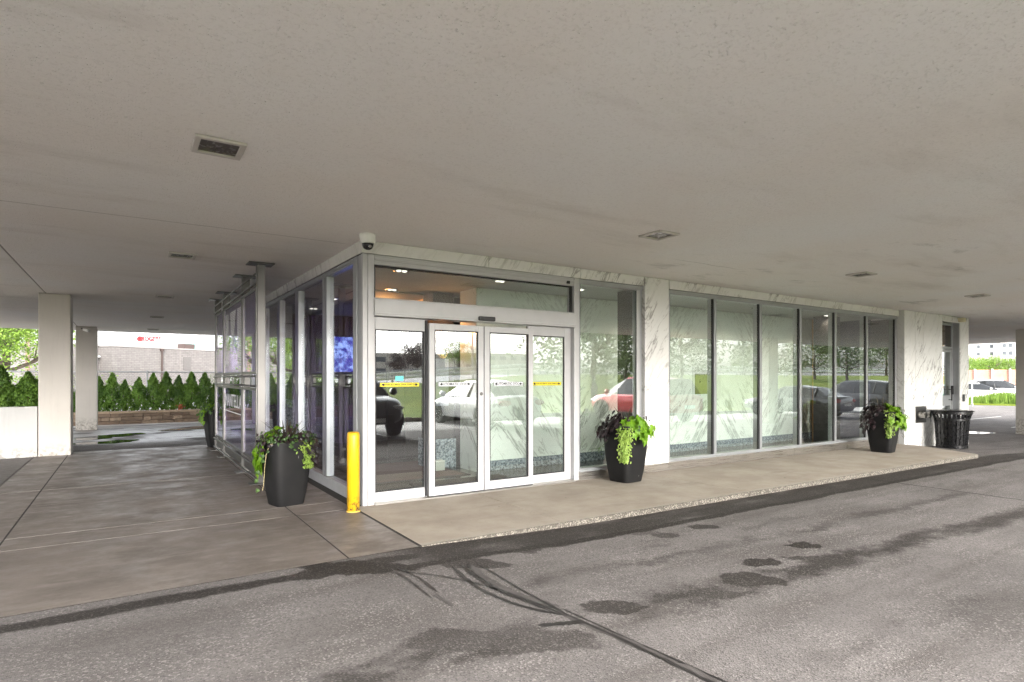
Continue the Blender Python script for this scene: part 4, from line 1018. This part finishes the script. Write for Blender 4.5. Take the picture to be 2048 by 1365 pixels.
def make_tree(seed, leafm, h, r, rx, rz, cz, clumps=70, per=46, leaf=.17, cl=.5):
    t = thing('tree', 'x', 'tree', (0,0,0), 0)
    b = crown_mesh(seed, rx, rx, rz, clumps, per, leaf, cl)
    for v in b.b.verts: v.co.z += cz
    b.done('crown', leafm, t, fix=False).matrix_parent_inverse = Matrix.Identity(4)
    trunk_mesh(seed, h, r, rx, rz, cz).done('trunk', BARK, t, fix='local', smooth=True)
    return t
def vpt(px, D):   # real-world point whose mirror image in the front glass stands on image column px at D metres beyond the glass
    dx = (px-1024)/1180*.8396+.5487; dy = -(px-1024)/1180*.5487+.8396
    s = (D+6.37)/dy; return (-2.2+s*dx, -D)
def hill(x, y):
    k = min(max((x-2)/26,0),1); s = .22+(1.95-.22)*k*k*(3-2*k)
    u = min(max((-12.4-y)/18,0),1); return gx(min(x,60))+.14+s*(u*u*(3-2*u))
TA = make_tree(1, LG, 1.4, .17, 3.0, 2.1, 3.0, 70, 58)
TB = make_tree(2, LG, 1.4, .15, 2.6, 2.0, 2.9, 58, 56)
TC = make_tree(3, LGB, 2.0, .2, 2.8, 2.6, 4.2, 100, 90, .125)
TD = make_tree(4, LDP, 1.5, .22, 3.2, 2.6, 3.8, 110, 46, .22)
protos = {}
def put(tp, loc, s, lb, grp='trees on the grass bank'):
    if tp['label'] == 'x':
        tp.location = loc; tp.scale = (s,)*3; tp['label'] = lb; tp['group'] = grp; tp.rotation_euler = (0,0,rnd.random()*6)
    else: dup(tp, loc, rnd.random()*6, lb, grp, s)
for tp, px, D, s, lb in [(TA,1190,17.5,1.15,'leafy street tree mirrored in the pane beside the sliding doors'),(TB,1255,22,1.1,'street tree mirrored behind the red car'),(TA,1365,20,.95,'leafy tree mirrored in the first pane of the long window'),
    (TB,1545,20,1.0,'tree mirrored behind the dark sedan'),(TB,1632,25,.9,'tree mirrored in the fourth pane of the long window'),(TB,1697,24,1.0,'tree with clear bare trunk mirrored in the fifth pane'),(TA,1775,30,1.0,'tree mirrored in the last pane before the pier'),
    (TD,835,62,.66,'bronze leaved tree mirrored in the left fixed door pane'),(TD,797,70,.5,'smaller bronze tree mirrored at the left door jamb'),(TC,918,66,.75,'tall dark green tree mirrored beside the sconce pillar'),(TC,957,75,.7,'rounded green tree mirrored in the left sliding leaf'),(TC,1480,85,.75,'distant green tree mirrored over the guardrail')]:
    x, y = vpt(px, D); put(tp, (x,y,hill(x,y) if y > -95 else 0), s, lb)
for tp, px, d_, s, lb in [(TC,14,34,1.22,'big loose green tree at the left edge beyond the planter wall'),(TC,-60,30,1.1,'green tree just outside the left edge'),(TC,66,52,.62,'yellow green small tree behind the utility pole'),(TC,-20,60,.9,'far green tree behind the left edge tree'),(TA,470,46,.5,'thin young tree beyond the fence right of the brick building'),(TA,560,40,.9,'street tree hidden behind the steel screen')]:
    q = camray(px, d_); put(tp, (q.x,q.y,-.25), s, lb, 'trees beyond the fence')
# orange foliaged tree
TO = make_tree(9, m_leaf('orange_tree_leaf', (.3,.13,.05), (.42,.22,.09), .35), 1.5, .1, 1.2, 1.0, 2.9, 24, 30, .16, .3)
q = camray(67,50); put(TO, (q.x,q.y,-.3), 1.0, 'small orange tinged tree behind the pole', 'trees beyond the fence')
# low leafy bushes beyond the fence on the left
b = crown_mesh(17, 9, 1.6, 1.5, 80, 40, .2, .5, -.2); sh = b.done('shrubbery', LGB, fix=False); sh.location = (*camray(10,42).xy, .3); stuff(sh)

# ------------------------------------------------------------------ right-hand background
def facing(px, d): 
    q = camray(px, d); a = math.atan2(-((px-1024)/1180*.5487)+.8396, (px-1024)/1180*.8396+.5487) - math.pi/2
    return q, a
q, a = facing(1970, 230); t = thing('apartment_tower', 'pale concrete apartment tower with small dark windows in the distance', 'building', (q.x,q.y,0), a)
b = MB(); b.box(-14,0,-.5,4.5,14,44); b.box(4.504,-3,-.5,16,14,46); b.done('wall', simple('tower_concrete', (.60,.58,.55), .8), t, fix='local')
GW = simple('tower_glass', (.10,.11,.12), .2)
b = MB()
for r_ in range(14):
    z = 7.2+2.9*r_
    for x in (-13,-10.6,-6.4,-2.5,1.5): b.box(x,-.05,z,x+1.0,.03,z+1.3)
    for x in (5.2,7.0,9.0,10.8,12.8,14.4): b.box(x,-3.05,z,x+1.1,-2.97,z+1.4)
b.done('window', GW, t, fix='local')
b = MB()
for r_ in range(14):
    z = 6.6+2.9*r_
    for x in (8.4,): b.box(x,-4.2,z,x+2.6,-3.004,z+.9)
b.done('balcony', simple('balcony', (.5,.49,.47), .8), t, fix='local')
q, a = facing(1970, 62)
t = thing('noise_barrier', 'salmon coloured roadside noise barrier with white posts', 'fence', (q.x,q.y,-.4), a)
b = MB(); b.box(-14,0,0,14,.12,zat(740,62)+.4); b.done('panel', m_brick('barrier_panel', (.50,.27,.2), (.46,.25,.185), (.4,.22,.17), 1, 3, .5, .02), t, fix='local')
for i in range(20):
    x = -13.6+1.42*i; b = MB(); b.box(x-.09,-.12,0,x+.09,-.004,zat(739,62)+.45); b.done('post', WHT, t, fix='local')
for i, (px, s) in enumerate(((1930,.75),(1944,.7),(1962,.72),(1980,.74),(1996,.68),(2012,.75),(2030,.7))):
    q, a = facing(px, 76+2*(i%3)); put(TC, (q.x,q.y,-.6), s, f'leafy tree behind the salmon barrier, {ordn[i]} from the pavilion end', 'trees behind the noise barrier')
GR = m_grass('grass', (.10,.16,.02), (.16,.20,.03), (.22,.23,.05))
q, a = facing(1970, 39); b = MB(); rr = random.Random(8)
M = Matrix.Translation((q.x,q.y,-.42)) @ Matrix.Rotation(a,4,'Z')
for k in range(5200):
    x = rr.uniform(-7,6); y = rr.uniform(0,4.5); h = (.35+.45*rr.random())*(1+.3*math.sin(x*1.3)); w = .03
    dx, dy = rr.gauss(0,.12), rr.gauss(0,.1)
    b.face([b.b.verts.new(M@Vector(p)) for p in ((x-w,y,0),(x+w,y,0),(x+w*.6+dx*.5,y+dy*.5,h*.6),(x+dx,y+dy,h))])
stuff(b.done('tall_grass', m_leaf('tall_grass_leaf', (.08,.15,.014), (.17,.26,.04), .3), fix=False))
b = MB(); b.box(-9,-.1,0,8,9,.12,M); struct(b.done('grass_verge', GR))
q, a = facing(1944, 38); t = thing('sign_post', 'slim pale post standing in the tall grass verge', 'post', (q.x,q.y,-.4))
b = MB(); b.tube([(q.x,q.y,-.4),(q.x,q.y,1.0)], .05, 8); b.done('pole', WHT, t)
b = MB(); b.lathe([(.09,-.31),(.09,-.28),(.05,-.27)], (q.x,q.y,0), 12); b.done('pole_base', FG, t)
b = MB(); pts = []
for (x,y) in ((24,-6),(60,-6),(60,40),(24,40)): pass

# ------------------------------------------------------------------ cars
TYRE = simple('tyre_rubber', (.015,.015,.015), .8); RIM = simple('alloy_rim', (.5,.5,.52), .25, .9); HLG = simple('headlamp_glass', (.6,.62,.64), .1, .3); TLG = simple('tail_lamp_red', (.4,.01,.01), .15); CGL = NT('car_window').pr((.012,.014,.016), .04, 0, .8)
PLT = simple('plate_white', (.6,.6,.6), .4); TRIM = simple('car_trim', (.02,.02,.02), .5)
def paint(name, c, m=.3): return NT(name).pr(c, .28, m, .5, None, Coat_Weight=.8, Coat_Roughness=.05)
def make_car(label, col, kind, group='parked cars'):
    t = thing('parked_car', label, 'car', (0,0,0), 0, group)
    suv = kind == 'suv'
    L = 4.55 if suv else 4.85; W = .93 if suv else .91; bz_ = .30 if suv else .2
    # body stations: x (front positive), shoulder z, deck z, half width
    if suv: st = [(-L/2,.62,.95,.78),(-L/2+.12,.9,1.05,.87),(-1.5,.98,1.08,W),(-.4,.98,1.06,W),(.75,.97,1.05,W),(1.15,.92,1.06,W*.99),(1.8,.88,.99,W*.96),(L/2-.22,.78,.88,W*.86),(L/2,.58,.68,W*.68)]
    else: st = [(-L/2,.6,.88,.70),(-L/2+.15,.82,.98,.84),(-1.6,.88,1.0,W),(-.4,.88,.95,W),(.8,.86,.94,W),(1.2,.8,.92,W*.99),(1.8,.74,.84,W*.95),(L/2-.25,.64,.74,W*.86),(L/2,.46,.56,W*.68)]
    b = MB(); rings = []
    for x, sh, dk, w in st:
        lowz = bz_ + (.1 if abs(x) > L/2-.3 else 0)
        half = [(0,lowz),(w*.9,lowz),(w*.98,lowz+.14),(w,(lowz+sh)/2+.05),(w*.975,sh-.02),(w*.9,dk-.02),(w*.6,dk+.01),(0,dk+.025)]
        ring = half + [(-y,z) for y,z in half[-2:0:-1]]
        rings.append([b.v(x,y,z) for y,z in ring])
    n = len(rings[0])
    for A,Bq in zip(rings, rings[1:]):
        for k in range(n): b.face([A[k],A[(k+1)%n],Bq[(k+1)%n],Bq[k]])
    b.face(rings[0][::-1]); b.face(rings[-1])
    o = b.done('body', col, t, smooth=True, fix='local'); md = o.modifiers.new('s','SUBSURF'); md.levels = md.render_levels = 2
    # greenhouse
    if suv: g = [(-2.12,1.02,1.05,.78,.72),(-1.85,1.02,1.58,.82,.60),(-.9,1.03,1.68,.85,.62),(.2,1.02,1.66,.85,.61),(.72,1.01,1.40,.84,.64),(1.22,1.0,1.03,.80,.74)]
    else: g = [(-1.95,.95,.97,.76,.7),(-1.25,.92,1.34,.80,.57),(-.5,.91,1.43,.82,.58),(.2,.91,1.41,.82,.58),(.7,.90,1.2,.81,.62),(1.3,.89,.92,.77,.7)]
    b = MB(); rings = []
    for x,z0,z1,w0,w1 in g:
        half = [(w0,z0-.06),(w0*.99,z0),(w1*1.06,z1-.1*(z1-z0)),(w1*.9,z1),(0,z1+.025)]
        rings.append([b.v(x,y,z) for y,z in half+[(-y,z) for y,z in half[-2::-1]]])
    n = len(rings[0])
    for i,(A,Bq) in enumerate(zip(rings, rings[1:])):
        for k in range(n-1):
            b.mi = 0 if (k in (1,n-3) or i in (0,len(rings)-2) or (i == len(rings)-3 and k in (2,3,4,5))) and k not in (0,n-2) else 1
            b.face([A[k],A[k+1],Bq[k+1],Bq[k]])
    b.done('cabin', [CGL,col], t, fix='local', smooth=False)
    b = MB()
    for s in (1,-1):
        for xa in ((-.45,-1.35) if not suv else (-.35,-1.3)):
            zz = 1.36 if not suv else 1.6
            b.tube([(xa,s*.835,.93 if not suv else 1.02),(xa-.06,s*.61,zz)], .035, 6)
        zr = .92 if not suv else 1.02
        b.tube([(-1.7,s*.84,zr),(1.2,s*.83,zr-.02)], .014, 6)
    b.done('window_trim', TRIM, t, fix='local')
    rw = .36 if suv else .33
    for xw in (1.40 if not suv else 1.33, -1.42 if not suv else -1.35):
        for s in (1,-1):
            b = MB(); b.lathe([(rw*.6,-.11),(rw*.95,-.11),(rw,-.08),(rw,.08),(rw*.95,.11),(rw*.6,.11)], (xw,s*(W-.09),rw), 28, 'y'); w = b.done('wheel', TYRE, t, fix='local')
            b = MB(); yo = s*(W+.018)
            b.lathe([(rw*.68,-.015),(rw*.68,.0),(rw*.58,.0),(rw*.58,-.015)], (xw,yo,rw), 28, 'y')
            for k in range(10):
                a = 2*math.pi*k/10; ca, sa = math.cos(a), math.sin(a)
                b.tube([(xw+ca*.04,yo,rw+sa*.04),(xw+ca*rw*.62,yo,rw+sa*rw*.62)], .018, 5)
            b.lathe([(.05,-.01),(.05,.01)], (xw,yo,rw), 12, 'y')
            r_ = b.done('rim', RIM, t, fix='local'); r_.parent = w
            b = MB(); pts = [(xw+(rw+.05)*math.cos(a),s*(W+.002),rw+(rw+.05)*math.sin(a)) for a in [R(x) for x in range(-10,191,10)]]; b.tube(pts, .035, 6); b.done('wheel_arch', TRIM if suv else col, t, fix='local')
    zt = .78 if suv else .70
    for s in (1,-1):
        b = MB(); b.lathe([(.02,-.16),(.10,-.12),(.12,0),(.1,.1),(.02,.14)], (0,0,0), 12, 'x'); bmesh.ops.scale(b.b, verts=b.b.verts, vec=(1.1,1.9,.62)); bmesh.ops.translate(b.b, verts=b.b.verts, vec=(L/2-.25,s*.6,zt-.03)); b.done('headlight', HLG, t, fix='local', smooth=True)
        b = MB(); b.lathe([(.02,-.1),(.10,-.06),(.12,0),(.1,.1),(.02,.16)], (0,0,0), 12, 'x'); bmesh.ops.scale(b.b, verts=b.b.verts, vec=(1,1.9,.8)); bmesh.ops.translate(b.b, verts=b.b.verts, vec=(-L/2+.10,s*.62,zt+.08)); b.done('tail_light', TLG, t, fix='local', smooth=True)
        b = MB(); b.lathe([(.02,-.05),(.09,-.03),(.1,.06),(.03,.09)], (0,0,0), 10, 'x'); bmesh.ops.translate(b.b, verts=b.b.verts, vec=(.85,s*(W+.09),1.0 if not suv else 1.12)); b.done('mirror', col, t, fix='local', smooth=True)
    b = MB(); b.box(L/2-.1,-.5,.38 if suv else .3,L/2+.012,.5,.6 if suv else .44); b.done('grille', TRIM, t, fix='local', bevel=.02)
    b = MB(); b.box(-L/2-.02,-.26,.55,-L/2+.1,.26,.67); b.box(L/2,-.26,.42,L/2+.022,.26,.52); b.done('number_plate', PLT, t, fix='local')
    return t
SILV = paint('silver_paint', (.66,.67,.68), .15); BLKP = paint('black_paint', (.06,.063,.072), .3); REDP = paint('red_paint', (.45,.015,.025)); DGR = paint('graphite_paint', (.07,.072,.08), .2); WHP = paint('white_paint', (.7,.7,.7), 0); TEALP = paint('pale_blue_paint', (.2,.42,.48), .2)
def place(c, x, y, rz): c.location = (x, y, gx(min(max(x,-3),60))); c.rotation_euler = (0,0,rz)
place(make_car('silver sedan mirrored in the sliding door leaves', SILV, 'sedan'), 7.45, -10.1, R(-90))
place(make_car('black utility car facing the pavilion, mirrored in the left door pane', BLKP, 'suv'), 2.72, -9.2, R(90))
place(make_car('bright red utility car mirrored beside the marble column', REDP, 'suv'), 14.4, -9.75, R(-90))
place(make_car('dark graphite sedan mirrored in the middle window panes', DGR, 'sedan'), 24.4, -9.6, R(-90))
place(make_car('black utility car parked right of the graphite sedan', DGR, 'suv'), 29.8, -9.6, R(-90))
place(make_car('pale blue sedan mirrored in the marble side door', TEALP, 'sedan'), 38.5, -9.6, R(-90))
q, a = facing(1953, 46); place(make_car('white sedan parked behind the tall grass at right', WHP, 'sedan', 'cars behind the grass verge'), q.x, q.y, a); 
q2, a2 = facing(1999, 47); c2 = make_car('white utility car half hidden by the end column', SILV, 'suv', 'cars behind the grass verge'); c2['label'] = 'silver utility car half hidden by the taupe end column'; place(c2, q2.x, q2.y, a2+.1)

# ------------------------------------------------------------------ grass bank, road and guardrails behind the camera
b = MB(); xs2 = [-90+4*i for i in range(66)]; ys2 = [-12.4,-13,-14,-16,-18,-20,-22,-24,-26,-28,-30.4,-33]
V = [[b.v(x,y,hill(x,y)) for y in ys2] for x in xs2]
for i in range(len(xs2)-1):
    for j in range(len(ys2)-1): b.face([V[i][j],V[i][j+1],V[i+1][j+1],V[i+1][j]])
struct(b.done('grass_bank_hill', GR, smooth=True, fix=False))
b = MB(); ya, yb = -33, -47
for i in range(len(xs2)-1):
    x0,x1 = xs2[i],xs2[i+1]; b.face([b.v(x0,ya,hill(x0,ya)+.01),b.v(x0,yb,hill(x0,yb)+.01),b.v(x1,yb,hill(x1,yb)+.01),b.v(x1,ya,hill(x1,ya)+.01)])
struct(b.done('highway_road', simple('road_asphalt', (.42,.415,.41), .8, var=.15, sc=.6), fix=False))
b = MB()
for i in range(len(xs2)-1):
    x0,x1 = xs2[i],xs2[i+1]; b.box(x0,-12.4,gx(min(max(x0,-3),60))-.1,x1-.01,-12.25,gx(min(max(x0,-3),60))+.13)
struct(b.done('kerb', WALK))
RAILM = simple('guardrail_zinc', (.72,.73,.74), .45, .1)
def guardrail(y, zoff, label, dz=0):
    t = thing('guardrail', label, 'guardrail', (20,y,1), 0)
    for q_ in (0, .32):
        b = MB(); pts = [(x,y,hill(x,y)+.52+q_+zoff) for x in xs2]; 
        for (p,r_) in zip(pts, pts[1:]):
            b.face([b.v(p[0],y,p[2]-.11),b.v(r_[0],y,r_[2]-.11),b.v(r_[0],y+.05,r_[2]),b.v(p[0],y+.05,p[2])]); b.face([b.v(p[0],y+.05,p[2]),b.v(r_[0],y+.05,r_[2]),b.v(r_[0],y,r_[2]+.11),b.v(p[0],y,p[2]+.11)])
        b.done('beam', RAILM, t, fix=False)
    for i in range(44):
        x = -25+3.2*i; b = MB(); b.box(x-.07,y-.2,hill(x,y)-.2,x+.07,y-.06,hill(x,y)+.98+zoff); b.done('post', FG, t)
guardrail(-32.6, .0, 'near galvanised double guardrail along the top of the grass bank')
t = thing('barrier_wall', 'pale concrete highway parapet beyond the guardrail', 'wall', (20,-48,1))
b = MB(); 
for i in range(len(xs2)-1):
    x0,x1 = xs2[i],xs2[i+1]; z = hill((x0+x1)/2,-47); b.box(x0,-48.4,z-1,x1-.02,-48,z+.45)
b.done('parapet', simple('parapet_concrete', (.65,.64,.62), .8), t)
b = MB(); b.tube([(x,-48.2,hill(x,-47)+.8) for x in xs2], .05, 6); b.done('handrail', FG, t)
for px, D, h, lb in ((1487,38,12,'tall light pole mirrored in the second pane of the long window'),(1432,60,9,'thin light pole mirrored at the first window mullion'),(945,46,11,'tall bare pole mirrored in the left sliding leaf')):
    x,y = vpt(px,D); t = thing('light_pole', lb, 'light pole', (x,y,0), 0, 'light poles along the highway')
    b = MB(); b.tube([(x,y,-.3),(x,y,h)], [.13,.08], 8); b.done('pole', FG, t)
    b = MB(); b.tube([(x,y,h),(x+1.6,y,h+.3)], .05, 6); b.box(x+1.4,y-.15,h+.22,x+2.2,y+.15,h+.36); b.done('lamp_arm', FG, t)
for px, D, w, h, lb in ((1000,150,26,9,'distant pale flat block mirrored in the right door leaf'),(1035,170,14,10,'distant tower block mirrored over the silver sedan'),(770,120,30,7,'distant low grey shed mirrored at the left door jamb')):
    x,y = vpt(px,D); t = thing('distant_building', lb, 'building', (x,y,0), 0, 'buildings beyond the highway')
    b = MB(); b.box(x-w/2,y-12,-1,x+w/2,y,h); b.done('wall', simple('far_wall', (.48,.45,.40), .8, var=.15), t)
    b = MB()
    for k in range(int(w/4)):
        for r_ in range(3): b.box(x-w/2+1+4*k,y,h-2-2.6*r_,x-w/2+3.2+4*k,y+.05,h-.9-2.6*r_)
    b.done('window', GW, t)

# ------------------------------------------------------------------ sky, sun, camera
w = bpy.data.worlds.new('World'); S.world = w; w.use_nodes = True; nt = w.node_tree; nt.nodes.clear()
sky = nt.nodes.new('ShaderNodeTexSky'); sky.sky_type = 'NISHITA'; sky.sun_disc = False; sky.sun_elevation = R(24); sky.sun_rotation = R(186); sky.air_density = 1.0; sky.dust_density = 4.0; sky.ozone_density = 1.0
hs = nt.nodes.new('ShaderNodeHueSaturation'); hs.inputs['Saturation'].default_value = .18
tc = nt.nodes.new('ShaderNodeTexCoord'); nz = nt.nodes.new('ShaderNodeTexNoise'); nz.inputs['Scale'].default_value = 3; nz.inputs['Detail'].default_value = 6
mp = nt.nodes.new('ShaderNodeMapping'); mp.inputs[3].default_value = (1,1,3.5)
mrr = nt.nodes.new('ShaderNodeMapRange'); mrr.inputs[1].default_value = .3; mrr.inputs[2].default_value = .7; mrr.inputs[3].default_value = .85; mrr.inputs[4].default_value = 1.15
mm = nt.nodes.new('ShaderNodeMix'); mm.data_type = 'RGBA'; mm.blend_type = 'MULTIPLY'; mm.inputs[0].default_value = 1
bg = nt.nodes.new('ShaderNodeBackground'); bg.inputs[1].default_value = .15
wo = nt.nodes.new('ShaderNodeOutputWorld')
lk = nt.links.new
lk(tc.outputs['Generated'], mp.inputs[0]); lk(mp.outputs[0], nz.inputs['Vector']); lk(nz.outputs['Fac'], mrr.inputs[0])
lk(sky.outputs[0], hs.inputs['Color']); lk(hs.outputs[0], mm.inputs[6]); lk(mrr.outputs[0], mm.inputs[7]); lk(mm.outputs[2], bg.inputs[0]); lk(bg.outputs[0], wo.inputs[0])
sd_ = bpy.data.lights.new('sun', 'SUN'); sd_.energy = 1.15; sd_.angle = R(45); sd_.color = (1,.96,.9)
so = bpy.data.objects.new('sun', sd_); C.objects.link(so); so.rotation_euler = (R(90-24), 0, R(-6))
cd = bpy.data.cameras.new('camera'); cd.sensor_width = 36; cd.lens = 1180/2048*36; cd.shift_y = (756-682.5)/2048; cd.clip_start = .05; cd.clip_end = 3000
co = bpy.data.objects.new('camera', cd); C.objects.link(co); co.location = (-2.2,-6.374,1.42)
co.rotation_euler = (R(90), 0, -math.atan2(.5487,.8396)); S.camera = co
S.render.resolution_x = 1024; S.render.resolution_y = 682
S.view_settings.view_transform = 'Standard'; S.view_settings.look = 'None'; S.view_settings.exposure = 2.72; S.view_settings.gamma = 1
S.cycles.use_denoising = True; S.cycles.denoiser = 'OPENIMAGEDENOISE'; S.cycles.denoising_prefilter = 'NONE'
S.cycles.max_bounces = 14; S.cycles.diffuse_bounces = 6; S.cycles.glossy_bounces = 6; S.cycles.transparent_max_bounces = 24; S.cycles.transmission_bounces = 6
S.cycles.sample_clamp_indirect = 8; S.cycles.caustics_reflective = False
